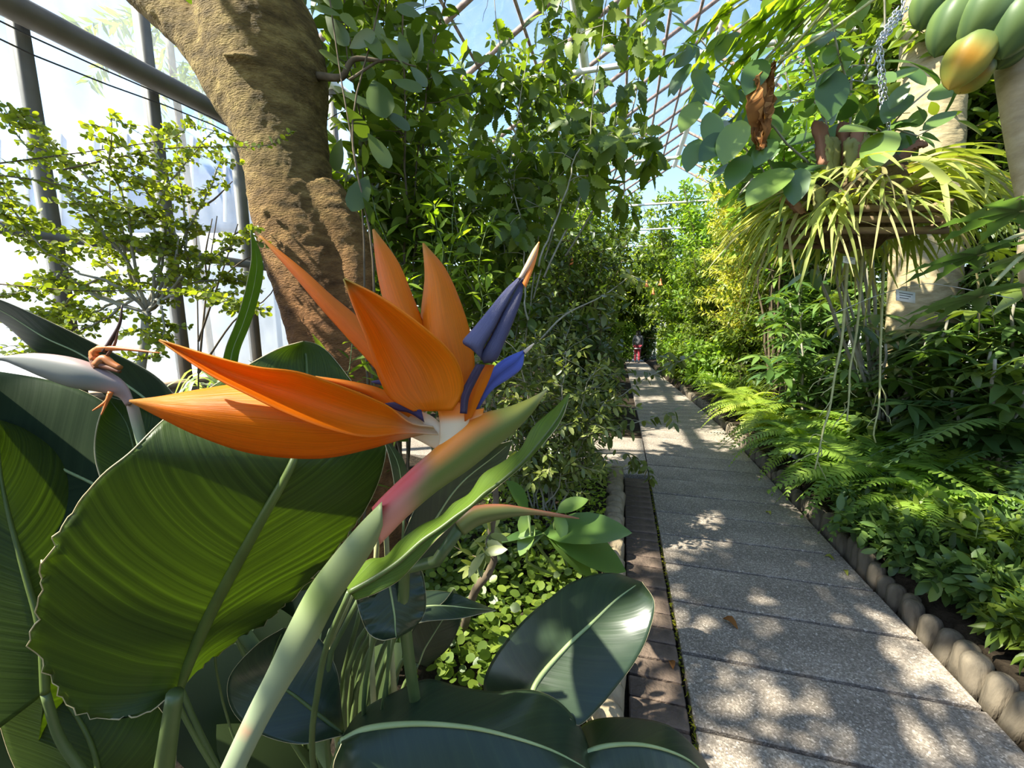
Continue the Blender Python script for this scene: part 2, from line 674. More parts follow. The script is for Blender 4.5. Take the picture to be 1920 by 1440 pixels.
M['rustframe'] = simple('rusty_glazing_bar', (0.12, 0.075, 0.06), (0.30, 0.22, 0.19), 0.7, 0.3, 9)
M['glass'] = glass_mat('wall_glass', 0.07)
M['roofglass'] = glass_mat('roof_glass', 0.015)
M['plinth'] = simple('rendered_plinth', (0.40, 0.37, 0.32), (0.55, 0.52, 0.47), 0.9, 0.2, 5, bump=0.3)
M['plank'] = simple('bench_plank', (0.15, 0.10, 0.06), (0.28, 0.20, 0.12), 0.8, 0.2, 10, stretch=(1, 1, 6))
M['wire'] = simple('dark_wire', (0.05, 0.045, 0.04), None, 0.5)
M['chain'] = simple('zinc_chain', (0.42, 0.42, 0.42), (0.62, 0.62, 0.62), 0.35, 0.5, metallic=0.9)
M['bark'] = bark_mat('big_trunk_bark', (0.05, 0.031, 0.010), (0.16, 0.105, 0.034), (0.33, 0.235, 0.08), low=((0.085, 0.036, 0.013), (0.31, 0.14, 0.05)), ring=95.0, bump=1.0)
M['paletrunk'] = bark_mat('pale_trunk_bark', (0.20, 0.155, 0.08), (0.34, 0.27, 0.15), (0.46, 0.38, 0.23), ring=22, bump=0.4)
M['papayabark'] = bark_mat('papaya_bark', (0.26, 0.20, 0.13), (0.40, 0.32, 0.21), (0.52, 0.43, 0.30), ring=14, bump=0.4)
M['twig'] = simple('brown_twig', (0.075, 0.055, 0.035), (0.16, 0.12, 0.075), 0.85, 0.2, 20)
M['greytwig'] = simple('grey_twig', (0.22, 0.20, 0.15), (0.36, 0.33, 0.25), 0.85, 0.2, 20)
M['greenstem'] = simple('green_stem', (0.09, 0.13, 0.035), (0.18, 0.24, 0.07), 0.55, 0.4, 20)
M['palestalk'] = simple('pale_stalk', (0.30, 0.31, 0.13), (0.44, 0.43, 0.20), 0.55, 0.4, 20)
M['darkstalk'] = simple('leaf_stalk', (0.055, 0.085, 0.025), (0.12, 0.16, 0.05), 0.45, 0.5, 14, stretch=(1, 1, .2))

M['l_round'] = leaf_mat('round_leaf', (0.10, 0.14, 0.014), (0.19, 0.23, 0.024), (0.32, 0.35, 0.04), trans=0.42)
M['l_mid'] = leaf_mat('mid_green_leaf', (0.06, 0.10, 0.014), (0.115, 0.17, 0.022), (0.22, 0.28, 0.04), trans=0.42)
M['l_dark'] = leaf_mat('dark_green_leaf', (0.040, 0.070, 0.012), (0.07, 0.11, 0.018), (0.13, 0.17, 0.028), rough=0.34, spec=0.6, trans=0.28)
M['l_fresh'] = leaf_mat('fresh_green_leaf', (0.12, 0.20, 0.015), (0.22, 0.32, 0.025), (0.32, 0.40, 0.04), trans=0.45)
M['l_grey'] = leaf_mat('grey_green_leaf', (0.08, 0.11, 0.022), (0.15, 0.18, 0.04), (0.28, 0.30, 0.10), rough=0.36, spec=0.55, trans=0.32)
M['l_yellow'] = leaf_mat('yellow_green_leaf', (0.30, 0.33, 0.05), (0.48, 0.46, 0.09), (0.62, 0.58, 0.16), trans=0.4)
M['l_fern'] = leaf_mat('fern_green', (0.10, 0.18, 0.024), (0.17, 0.28, 0.038), (0.28, 0.39, 0.06), trans=0.42)
M['l_fern2'] = leaf_mat('fern_yellow_green', (0.17, 0.25, 0.03), (0.29, 0.37, 0.05), (0.42, 0.47, 0.09), trans=0.42)
M['l_ferndark'] = leaf_mat('fern_dark', (0.05, 0.105, 0.028), (0.085, 0.155, 0.04), (0.13, 0.21, 0.05), trans=0.3)
M['l_lowdark'] = leaf_mat('shade_painted_leaf', (0.016, 0.028, 0.010), (0.026, 0.042, 0.014), (0.04, 0.06, 0.018), trans=0.15)  # very dark green, shade low in the clump put into the colour
M['l_herb'] = leaf_mat('herb_leaf', (0.055, 0.105, 0.028), (0.095, 0.165, 0.042), (0.16, 0.24, 0.06), trans=0.35)
M['l_ficus'] = leaf_mat('rubbery_leaf', (0.045, 0.095, 0.025), (0.08, 0.15, 0.035), (0.16, 0.24, 0.05), rough=0.3, spec=0.6, trans=0.3)
M['l_papaya'] = leaf_mat('papaya_leaf', (0.05, 0.10, 0.045), (0.075, 0.14, 0.055), (0.10, 0.18, 0.06), rough=0.5, trans=0.3)
M['l_papaya2'] = leaf_mat('papaya_leaf_painted_backlight', (0.12, 0.19, 0.02), (0.20, 0.28, 0.025), (0.30, 0.36, 0.03), rough=0.5, trans=0.55)  # lighter yellow-green copy of the papaya leaf, backlight put into its colour
M['l_stag'] = leaf_mat('staghorn_frond', (0.20, 0.25, 0.05), (0.32, 0.36, 0.09), (0.44, 0.46, 0.14), rough=0.6, spec=0.25, trans=0.35)
M['l_stagdry'] = leaf_mat('staghorn_frond_dry', (0.26, 0.21, 0.09), (0.36, 0.33, 0.15), (0.45, 0.43, 0.22), rough=0.7, spec=0.15, trans=0.3)
M['shield'] = leaf_mat('shield_frond', (0.20, 0.17, 0.05), (0.34, 0.33, 0.12), (0.40, 0.40, 0.18), rough=0.7, spec=0.15, trans=0.3)
M['shieldred'] = leaf_mat('shield_frond_red', (0.24, 0.11, 0.06), (0.36, 0.19, 0.12), None, rough=0.7, spec=0.15, trans=0.3)
M['rootball'] = simple('fibre_root_ball', (0.05, 0.032, 0.018), (0.19, 0.14, 0.07), 0.95, 0.1, 12, bump=1.0, bscale=50)
M['dead'] = leaf_mat('dead_brown_leaf', (0.16, 0.065, 0.02), (0.30, 0.13, 0.04), (0.40, 0.20, 0.07), rough=0.8, spec=0.1, trans=0.25)
M['tag'] = simple('plant_tag', (0.62, 0.62, 0.60), (0.70, 0.70, 0.68), 0.4, 0.5, 20)
M['tagink'] = simple('tag_print', (0.10, 0.10, 0.10), None, 0.6)
M['sign'] = simple('sign_panel', (0.50, 0.54, 0.60), (0.62, 0.66, 0.72), 0.4, 0.4, 8)
M['orangebloom'] = simple('orange_bloom', (0.80, 0.20, 0.06), (0.90, 0.36, 0.12), 0.5, 0.3, 30)

# ------------------------------------------------------------------ structure: ground, path, glasshouse
PU3, PV3, Z3 = np.array([PU[0], PU[1], 0]), np.array([PV[0], PV[1], 0]), np.array([0, 0, 1.0])


def uvz(u, v, z):
    """plain point without the downhill ramp"""
    return np.array([PU[0] * u + PV[0] * v, PU[1] * u + PV[1] * v, z])


def make_ground():
    us = np.concatenate([np.arange(-3, 8, 0.12), np.arange(8, 30.1, 0.5)])
    vs_ = np.concatenate([np.arange(-4.1, -0.3, 0.16), np.arange(-0.3, 2.2, 0.07), np.arange(2.2, 8.3, 0.25)])
    U, Vv = np.meshgrid(us, vs_, indexing='ij')
    rng = np.random.default_rng(3)
    Zg = ground_z(U, Vv) + ramp(U)
    rough_ = np.where(ground_z(U, Vv) > -0.01, 1, 0)
    Zg = Zg + rough_ * rng.uniform(-0.02, 0.02, Zg.shape)
    X = PU[0] * U + PV[0] * Vv
    Y = PU[1] * U + PV[1] * Vv
    o = part('floor', np.stack([X, Y, Zg], -1).reshape(-1, 3), grid_faces(len(us), len(vs_)), M['soil'])
    tag(o, 'dark bare soil of the planting beds under the plants', kind='structure')


make_ground()

RZ = Matrix.Rotation(-PA, 4, 'Z')


def make_path():
    root = empty('path', uv3(0, 0.8), 'grey exposed-aggregate slab path running between the planting beds', kind='structure')
    step, gap = 0.34, 0.017
    joints = 1.35 + step * np.arange(-10, 76)
    wid = V_R - V_L
    slab = bbox_mesh('slab', wid / 2, (step - gap) / 2, 0.03, M['slab'], 0.004)
    rnd = random.Random(4)
    for k in range(len(joints) - 1):
        u = (joints[k] + joints[k + 1]) / 2
        sl = math.atan(float(ramp(u + 0.2) - ramp(u - 0.2)) / 0.4)
        m = Matrix.Translation(Vector(uv3(u, (V_L + V_R) / 2, -0.03 + rnd.uniform(-0.002, 0.002)))) @ RZ @ Matrix.Rotation(sl, 4, 'X') @ Matrix.Rotation(rnd.uniform(-.004, .004), 4, 'Y')
        link('slab', slab, root, m)
    # the side path that turns off to the left behind the brick course
    for a, (v0, v1) in enumerate([(0.30, -0.42), (-0.43, -1.15), (-1.16, -1.88), (-1.89, -2.6)]):
        for b in range(3):
            u = 3.98 + 0.41 * b
            me = bbox_mesh('slab', (v0 - v1) / 2 - 0.004, 0.20, 0.03, M['slab'], 0.004)
            link('slab', me, root, Matrix.Translation(Vector(uv3(u, (v0 + v1) / 2, -0.032))) @ RZ)


make_path()


def make_brick_edging():
    root = empty('brick_edging', uv3(2, 0.19), 'course of brown bricks laid flat along the slab path', kind='structure')
    pitch = 0.098
    me = bbox_mesh('brick', (V_L - V_B) / 2 - 0.012, pitch / 2 - 0.005, 0.035, M['brick'], 0.005)
    rnd = random.Random(8)
    u = 0.5
    while u < 3.72:
        m = Matrix.Translation(Vector(uv3(u, (V_L + V_B) / 2 - 0.006, -0.04 + rnd.uniform(-.005, .005)))) @ RZ @ Matrix.Rotation(rnd.uniform(-.03, .03), 4, 'Z') @ Matrix.Rotation(rnd.uniform(-.02, .02), 4, 'X')
        link('brick', me, root, m)
        u += pitch
    # moss and grit in the joint between bricks and slabs
    rng = np.random.default_rng(5)
    n = 500
    uu = rng.uniform(0.6, 3.8, n)
    vv = V_L + rng.normal(-0.006, 0.005, n)
    V = np.array([uv3(a, b, -0.008) for a, b in zip(uu, vv)])
    tri = rng.normal(0, 0.007, (n, 3, 3)) * np.array([1, 1, 0.5])
    part('moss', (V[:, None] + tri).reshape(-1, 3), np.arange(3 * n).reshape(-1, 3), M['moss'], root, kind='stuff', rnd=np.repeat(rng.random(n), 3))


make_brick_edging()


def half_log_mesh(name, r, h, depth, mat):
    """short upright post with a rounded head"""
    prof = [(0.001, 0), (r, 0), (r * 1.02, h * 0.5), (r, h * 0.86), (r * 0.82, h * 0.95), (r * 0.5, h), (0.001, h * 1.01)]
    V, Fc = lathe(prof, 12)
    V = V * np.array([depth, 1, 1])
    return mesh(name, V, Fc, mat)


def make_log_edging():
    rnd = random.Random(12)
    root = empty('log_edging', uv3(2.4, 0.0), 'row of pale rounded log posts edging the bed beside the bricks', kind='structure')
    me = half_log_mesh('log_post', 0.046, 0.18, 1.35, M['log'])
    u = 0.6
    while u < 3.7:
        m = Matrix.Translation(Vector(uv3(u, 0.008 + rnd.uniform(-.008, .008), -0.07 + rnd.uniform(-.012, .012)))) @ RZ @ Matrix.Rotation(rnd.uniform(-.06, .06), 4, 'Y')
        link('log_post', me, root, m)
        u += 0.092
    root = empty('log_edging', uv3(2.4, 1.42), 'row of weathered log posts edging the fern bed on the far side of the path', kind='structure')
    me = half_log_mesh('log_post', 0.040, 0.20, 1.1, M['log2'])
    u = 1.2
    while u < 10:
        m = Matrix.Translation(Vector(uv3(u, 1.395 + rnd.uniform(-.012, .012), -0.08 + rnd.uniform(-.03, .01)))) @ RZ @ Matrix.Rotation(rnd.uniform(-.12, .12), 4, 'Y') @ Matrix.Rotation(rnd.uniform(-.12, .12), 4, 'X') @ Matrix.Scale(rnd.uniform(.85, 1.1), 4)
        link('log_post', me, root, m)
        u += 0.082 if rnd.random() < 0.85 else 0.13


make_log_edging()


def beam(a, b, w, h, up=Z3):
    a, b = np.asarray(a, float), np.asarray(b, float)
    d = norm(b - a)
    x = norm(np.cross(d, up))
    y = np.cross(x, d)
    return box((a + b) / 2, d * np.linalg.norm(b - a) / 2, x * w / 2, y * h / 2)


def pane_mesh(name, a, b, c, d, mat, t=0.004):
    P = np.array([a, b, c, d])
    nrm = norm(np.cross(P[1] - P[0], P[3] - P[0])) * t
    V = np.vstack([P, P + nrm])
    Fc = np.array([[0, 3, 2, 1], [4, 5, 6, 7], [0, 1, 5, 4], [1, 2, 6, 5], [2, 3, 7, 6], [3, 0, 4, 7]])
    return mesh(name, V, Fc, mat, smooth=False)


def make_house():
    # side wall by the tree
    root = empty('wall_left', uvz(4, WALL_V, 0), 'glazed side wall of the greenhouse with grey posts and dusty panes', kind='structure')
    U0, U1, PIT = -2.0, 22.0, 0.81
    V, Fc = box(uvz((U0 + U1) / 2, WALL_V - 0.08, 0.2), PU3 * (U1 - U0) / 2, PV3 * 0.13, Z3 * 0.60)
    part('plinth', V, Fc, M['plinth'], root, smooth=False)
    V, Fc = box(uvz((U0 + U1) / 2, WALL_V - 0.02, 0.815), PU3 * (U1 - U0) / 2, PV3 * 0.16, Z3 * 0.02)
    part('sill', V, Fc, M['plank'], root, smooth=False)
    us = 2.15 + PIT * np.arange(-5, 25)
    us = us[(us > U0) & (us < U1)]
    rows = [0.83, 2.0, 3.39, EAVE]
    for u in us:
        V, Fc = beam(uvz(u, WALL_V, 0.8), uvz(u, WALL_V, EAVE), 0.075, 0.09, PV3)
        part('post', V, Fc, M['frame'], root, smooth=False)
    for z in (2.0,):
        V, Fc = beam(uvz(U0, WALL_V + 0.03, z), uvz(U1, WALL_V + 0.03, z), 0.06, 0.08)
        part('rail', V, Fc, M['frame'], root, smooth=False)
    V, Fc = beam(uvz(U0, WALL_V, EAVE), uvz(U1, WALL_V, EAVE), 0.14, 0.14)
    part('eave_beam', V, Fc, M['whiteframe'], root, smooth=False)
    for k in range(len(us) - 1):
        for r in range(3):
            a, b = us[k] + 0.03, us[k + 1] - 0.03
            me = pane_mesh('pane', uvz(a, WALL_V - 0.02, rows[r]), uvz(b, WALL_V - 0.02, rows[r]), uvz(b, WALL_V - 0.02, rows[r + 1]), uvz(a, WALL_V - 0.02, rows[r + 1]), M['glass'])
            link('pane', me, root)
    # heating pipe under the eave, with its two cables
    P = np.array([uvz(u, WALL_V + 0.14, 3.39) for u in np.linspace(U0, U1, 6)])
    V, Fc = tube(P, 0.085, 16)
    o = part('heating_pipe', V, Fc, M['pipe'])
    tag(o, 'thick grey-brown pipe running along the glazed wall near the eave', 'pipe')
    for i, (dz, sag, lab) in enumerate([(-0.14, 0.05, 'thin dark cable strung just under the thick pipe'), (-0.20, 0.10, 'thin dark cable hanging lowest under the thick pipe')]):
        t = np.linspace(0, 1, 60)
        P = np.array([uvz(U0 + (U1 - U0) * a, WALL_V + 0.26, 3.39 + dz - sag * math.sin(a * 9 * math.pi) ** 2) for a in t])
        V, Fc = tube(P, 0.006, 5)
        tag(part('cable', V, Fc, M['wire']), lab, 'cable', 'cables under the pipe')
    # roof
    roof = empty('ceiling', uvz(6, RIDGE_V, EAVE), 'pitched glass roof of the greenhouse on steel bars', kind='structure')
    zr = lambda v: EAVE + SLOPE * (v - WALL_V) if v <= RIDGE_V else EAVE + SLOPE * (RIDGE_V - WALL_V) - SLOPE * (v - RIDGE_V)
    raf = 5.95 + 1.13 * np.arange(-7, 14)
    pv = [-4.0, -3.4, -2.94, -2.45, -1.68, -0.9, -0.1, 0.7, 1.35, 2.0]
    up = norm(Z3 - SLOPE * PV3)
    for u in raf:
        V, Fc = beam(uvz(u, WALL_V, zr(WALL_V)), uvz(u, RIDGE_V, zr(RIDGE_V)), 0.05, 0.07, up)
        part('rafter', V, Fc, M['rustframe'], roof, smooth=False)
        V, Fc = beam(uvz(u, WALL_R, EAVE), uvz(u, RIDGE_V, zr(RIDGE_V)), 0.05, 0.07, norm(Z3 + SLOPE * PV3))
        part('rafter', V, Fc, M['rustframe'], roof, smooth=False)
    for i, v in enumerate(pv):
        thick = i in (2, 5, 9)
        V, Fc = beam(uvz(raf[0], v, zr(v) - (0.08 if thick else 0)), uvz(raf[-1], v, zr(v) - (0.08 if thick else 0)), 0.15 if thick else 0.045, 0.12 if thick else 0.05, up)
        part('purlin', V, Fc, M['whiteframe'] if thick else M['rustframe'], roof, smooth=False)
    for v in (3.5, 5, 6.5):
        V, Fc = beam(uvz(raf[0], v, zr(v)), uvz(raf[-1], v, zr(v)), 0.06, 0.08)
        part('purlin', V, Fc, M['whiteframe'], roof, smooth=False)
    for k in range(len(raf) - 1):
        a, b = raf[k] + 0.02, raf[k + 1] - 0.02
        for i in range(len(pv) - 1):
            z = 0.045
            me = pane_mesh('pane', uvz(a, pv[i], zr(pv[i]) + z), uvz(b, pv[i], zr(pv[i]) + z), uvz(b, pv[i + 1], zr(pv[i + 1]) + z), uvz(a, pv[i + 1], zr(pv[i + 1]) + z), M['roofglass'])
            link('pane', me, roof)
        for v0, v1 in ((2.0, 3.5), (3.5, 5), (5, 6.5), (6.5, 8)):
            me = pane_mesh('pane', uvz(a, v0, zr(v0) + .045), uvz(b, v0, zr(v0) + .045), uvz(b, v1, zr(v1) + .045), uvz(a, v1, zr(v1) + .045), M['roofglass'])
            link('pane', me, roof)
    # truss ties across the house, white
    for u in raf[4::3]:
        V, Fc = beam(uvz(u, WALL_V, EAVE), uvz(u, WALL_R, EAVE), 0.05, 0.05)
        part('tie_rod', V, Fc, M['whiteframe'], roof, smooth=False)
    # the other side and the end
    for nm, A, B, lab in (('wall_right', (-2, WALL_R), (26, WALL_R), 'glazed side wall behind the hanging plants across the path'), ('wall_back', (26, WALL_V), (26, WALL_R), 'glazed end wall far down the path')):
        root = empty(nm, uvz(A[0], A[1], 0), lab, kind='structure')
        n = 18
        for k in range(n + 1):
            u = A[0] + (B[0] - A[0]) * k / n
            v = A[1] + (B[1] - A[1]) * k / n
            V, Fc = beam(uvz(u, v, -1.3), uvz(u, v, EAVE), 0.07, 0.07, PV3 + 0.3 * PU3)
            part('post', V, Fc, M['whiteframe'], root, smooth=False)
            if k < n:
                u2 = A[0] + (B[0] - A[0]) * (k + 1) / n
                v2 = A[1] + (B[1] - A[1]) * (k + 1) / n
                link('pane', pane_mesh('pane', uvz(u, v, -1.3), uvz(u2, v2, -1.3), uvz(u2, v2, EAVE), uvz(u, v, EAVE), M['glass']), root)


make_house()


def make_outside():
    o = part('ground_outside', *box(uvz(10, -34, -0.9), PU3 * 60, PV3 * 29.8, Z3 * 0.7), M['outside'], smooth=False)
    tag(o, 'pale sunlit gravel yard outside the glazed wall', kind='structure')
    # the raised wing of the next glasshouse across the yard
    t = empty('glasshouse', at(200, 600, 13) * [1, 1, 0] + [0, 0, -.2], 'pale blue glasshouse wing on a white base outside beyond the dusty panes', 'glasshouse')
    gm = simple('far_glass', (0.10, 0.17, 0.30), (0.16, 0.25, 0.40), 0.25, 0.5, 1.2)
    wm = simple('far_white', (0.6, 0.62, 0.64), None, 0.6)

    def prism(px, d, back):
        P = np.array([at(x, y, d) for x, y in px])
        Q = P + np.array([-1.5, back, 0])
        n = len(P)
        V = np.vstack([P, Q])
        side = [np.array([[i, (i + 1) % n, n + (i + 1) % n, n + i] for i in range(n)])]
        return V, [np.array([list(range(n))[::-1], [n + i for i in range(n)]])] + side
    part('glass_shell', *prism([(474, 410), (474, 353), (410, 300), (345, 240), (220, 250), (-300, 235), (-300, 470), (200, 440)], 13, 7), gm, t, smooth=False)
    base_z = at(474, 410, 12.9)
    g = lambda x, z: np.array([at(x, 500, 12.9)[0], at(x, 500, 12.9)[1], z])
    part('white_base', *box((g(-330, 0) + g(490, 0)) / 2 + np.array([0, 3.5, (at(200, 440, 12.9)[2] - .3) / 2]), ((g(490, 0) - g(-330, 0))[0] / 2, 0, 0), (0, 3.6, 0), (0, 0, (at(200, 440, 12.9)[2] + .3) / 2)), wm, t, smooth=False)
    for x in range(-260, 474, 62):
        top = 353 - (474 - x) * .85 if x > 345 else 250
        part('glazing_bar', *beam(at(x, 438 - max(0, x - 200) * .1, 12.97), at(x, max(top, 245), 12.97), 0.07, 0.07, PV3), wm, t, smooth=False)


make_outside()

# ------------------------------------------------------------------ foliage engine
def leaf_t(rows=((0, .02), (.18, .72), (.42, 1.0), (.7, .74), (.9, .3), (1, .01)), width=0.5, fold=0.25, curl=0.12):
    """leaf of length 1 along +y; three columns, folded along the midrib, tip curling down"""
    V, UV = [], []
    for t, w in rows:
        for s in (-1, 0, 1):
            V.append((s * w * width / 2, t, abs(s) * fold * w * width / 2 - curl * t * t))
            UV.append((0.5 + 0.5 * s, t))
    return np.array(V), grid_faces(len(rows), 3), np.array(UV)


T_OVATE = leaf_t()
T_ELL = leaf_t(((0, .02), (.2, .8), (.5, 1.0), (.8, .72), (1, .05)), 0.42, 0.2, 0.1)
T_LANCE = leaf_t(((0, .05), (.25, .9), (.5, 1.0), (.75, .6), (1, .01)), 0.26, 0.25, 0.18)
T_ROUND = leaf_t(((0, .15), (.25, .85), (.55, 1.0), (.85, .7), (1, .2)), 0.85, 0.12, 0.05)
T_TINY = leaf_t(((0, .1), (.5, 1.0), (1, .05)), 0.5, 0.25, 0.1)
T_TINYN = leaf_t(((0, .1), (.45, 1.0), (1, .05)), 0.3, 0.25, 0.15)
T_BIG = leaf_t(((0, .03), (.08, .42), (.2, .78), (.38, .98), (.55, 1.0), (.72, .84), (.87, .5), (.95, .22), (1, .01)), 0.56, 0.16, 0.16)
T_PADDLE = leaf_t(((0, .05), (.15, .4), (.35, .8), (.6, 1.0), (.82, .9), (.94, .55), (1, .1)), 0.46, 0.12, 0.1)


def toothed():
    n = 15
    rows = []
    for i in range(n):
        t = i / (n - 1)
        w = max(0.02, math.sin(math.pi * t ** 0.72) ** 0.85) * (0.78 if i % 2 else 1.0)
        rows.append((t, w if i < n - 1 else .01))
    return leaf_t(tuple(rows), 0.56, 0.2, 0.22)


T_TOOTH = toothed()


def frame(D, Nn):
    D = norm(D)
    Nn = Nn - D * (Nn * D).sum(-1, keepdims=True)
    Nn = norm(Nn)
    X = np.cross(D, Nn)
    return X, D, Nn


def foliage_mesh(name, tmpl, O, D, Nn, S, mat, rng):
    TV, TF, TU = tmpl
    X, D, Nn = frame(D, Nn)
    k, n = len(TV), len(O)
    S = np.asarray(S).reshape(-1, 1, 1)
    V = O[:, None] + S * (TV[None, :, 0:1] * X[:, None] + TV[None, :, 1:2] * D[:, None] + TV[None, :, 2:3] * Nn[:, None])
    Fc = (TF[None] + (np.arange(n) * k)[:, None, None]).reshape(-1, TF.shape[1])
    return mesh(name, V.reshape(-1, 3), Fc, mat, rnd=np.repeat(rng.random(n), k), uv=np.tile(TU, (n, 1)))


TMESH = {}


def project(P):
    d = P - np.array([0, 0, CAM_H])
    dep = d[:, 1] * CP - d[:, 2] * SP
    up = d[:, 1] * SP + d[:, 2] * CP
    dd = np.maximum(dep, 1e-3)
    return 960 + F * d[:, 0] / dd, 720 - F * up / dd, dep


def leafy(thing, tmpl, O, D, Nn, S, mat, seed=0, nobj=0, name='leaf', stuff='foliage'):
    """leaves of one plant: the largest in view as objects of their own, the rest as one mass"""
    rng = np.random.default_rng(seed)
    O, D, Nn, S = [np.asarray(a, float) for a in (O, D, Nn, S)]
    # the lane along the path is kept open: nothing grows across the view down to the walker
    px, py, dep = project(O + D * (S * .5)[:, None])
    ok = ~((px > 1168) & (px < 1232) & (py > 606) & (py < 694) & (dep > .1) & (dep < 21.2))
    O, D, Nn, S = O[ok], D[ok], Nn[ok], S[ok]
    pick = np.zeros(len(O), bool)
    if nobj:
        px, py, dep = project(O)
        score = np.where((px > -20) & (px < 1940) & (py > -20) & (py < 1460) & (dep > .05), S / np.maximum(dep, .05), -1) * rng.uniform(.6, 1, len(O))
        idx = np.argsort(-score)[:nobj]
        pick[idx[score[idx] > 0]] = True
        key = (id(tmpl), mat.name)
        if key not in TMESH:
            TMESH[key] = mesh(name, tmpl[0], tmpl[1], mat, uv=tmpl[2], rnd=np.zeros(len(tmpl[0])))
        X, Dn, Nf = frame(D[pick], Nn[pick])
        for o, x, d, n_, s in zip(O[pick], X, Dn, Nf, S[pick]):
            m = Matrix(((x[0] * s, d[0] * s, n_[0] * s, o[0]), (x[1] * s, d[1] * s, n_[1] * s, o[1]), (x[2] * s, d[2] * s, n_[2] * s, o[2]), (0, 0, 0, 1)))
            link(name, TMESH[key], thing, m)
    r = ~pick
    if r.any():
        o = link(stuff, foliage_mesh(stuff, tmpl, O[r], D[r], Nn[r], S[r], mat, rng), thing)
        o['kind'] = 'stuff'


def leaves_on(lines, spacing, size, rng, t0=0.0, ang=1.0, droop=0.25, pair=2, jit=0.3, upn=0.8, petiole=0.0, sv=0.35):
    """leaf origins / directions / normals / sizes along polylines"""
    O, D, Nn, S = [], [], [], []
    up = np.array([0, 0, 1.0])
    for P in lines:
        seg = np.linalg.norm(np.diff(P, axis=0), axis=1)
        s = np.concatenate([[0], np.cumsum(seg)])
        L = s[-1]
        q = np.arange(t0 * L + spacing * rng.random(), L, spacing)
        q = np.append(q, L * 0.999)
        C = np.stack([np.interp(q, s, P[:, k]) for k in range(3)], -1)
        T = norm(np.stack([np.interp(np.minimum(q + .02, L), s, P[:, k]) - np.interp(np.maximum(q - .02, 0), s, P[:, k]) for k in range(3)], -1))
        A = norm(np.cross(T, up + rng.normal(0, .05, 3)))
        B = np.cross(T, A)
        ph0 = rng.random() * 6.28
        for j in range(pair):
            ph = ph0 + np.arange(len(q)) * (1.5708 if pair == 2 else 2.4) + j * 2 * math.pi / pair + rng.normal(0, jit, len(q))
            R = A * np.cos(ph)[:, None] + B * np.sin(ph)[:, None]
            a = ang * (1 + rng.normal(0, .2, len(q)))[:, None]
            d = norm(R * np.sin(a) + T * np.cos(a) + rng.normal(0, jit * .5, R.shape) - up * droop)
            O.append(C + d * petiole)
            D.append(d)
            Nn.append(norm(up * upn + rng.normal(0, .35, R.shape) - R * .1))
            S.append(size * (1 + rng.uniform(-sv, sv * .6, len(q))))
    return [np.concatenate(a) for a in (O, D, Nn, S)]


def wobble(P, amp, rng):
    n = len(P)
    w = np.cumsum(rng.normal(0, amp, (n, 3)), axis=0)
    w -= np.linspace(0, 1, n)[:, None] * w[-1] * 0.6
    w[0] = 0
    return P + w


def branchy(stems, per, length, rng, up=0.45, t0=0.25, sag=0.15, npt=6, spread=1.0):
    out = []
    for P in stems:
        for _ in range(per):
            t = t0 + (1 - t0) * rng.random() ** 0.8
            i = t * (len(P) - 1)
            a = int(min(i, len(P) - 2))
            o = P[a] + (P[a + 1] - P[a]) * (i - a)
            ph = rng.random() * 6.283
            d = norm(np.array([math.cos(ph) * spread, math.sin(ph) * spread, up + rng.normal(0, .25)]))
            L = length * (0.5 + 0.7 * rng.random()) * (1.15 - 0.5 * t)
            tt = np.linspace(0, 1, npt)[:, None]
            Q = o + d * L * tt + np.array([0, 0, -sag * L]) * tt ** 2
            out.append(wobble(Q, L * .02, rng))
    return out


def add_stems(thing, stems, r0, r1, mat, name='stem', seg=6):
    for P in stems:
        V, Fc = tube(P, np.linspace(r0, r1, len(P)), seg)
        part(name, V, Fc, mat, thing)


def add_twigs(thing, twigs, r0, r1, mat, name='twigs', seg=4):
    if twigs:
        V, Fc = merge([tube(P, np.linspace(r0, r1, len(P)), seg, cap=False) for P in twigs])
        part(name, V, Fc, mat, thing, kind='stuff')


def in_house(P, m=0.12):
    v = P[..., 0] * PV[0] + P[..., 1] * PV[1]
    u = P[..., 0] * PU[0] + P[..., 1] * PU[1]
    zr = np.where(v <= RIDGE_V, EAVE + SLOPE * (v - WALL_V), EAVE + SLOPE * (RIDGE_V - WALL_V) - SLOPE * (v - RIDGE_V))
    return (v > WALL_V + .25 + m) & (v < WALL_R - m) & (u < 25.7) & (P[..., 2] < zr - .12 - m)


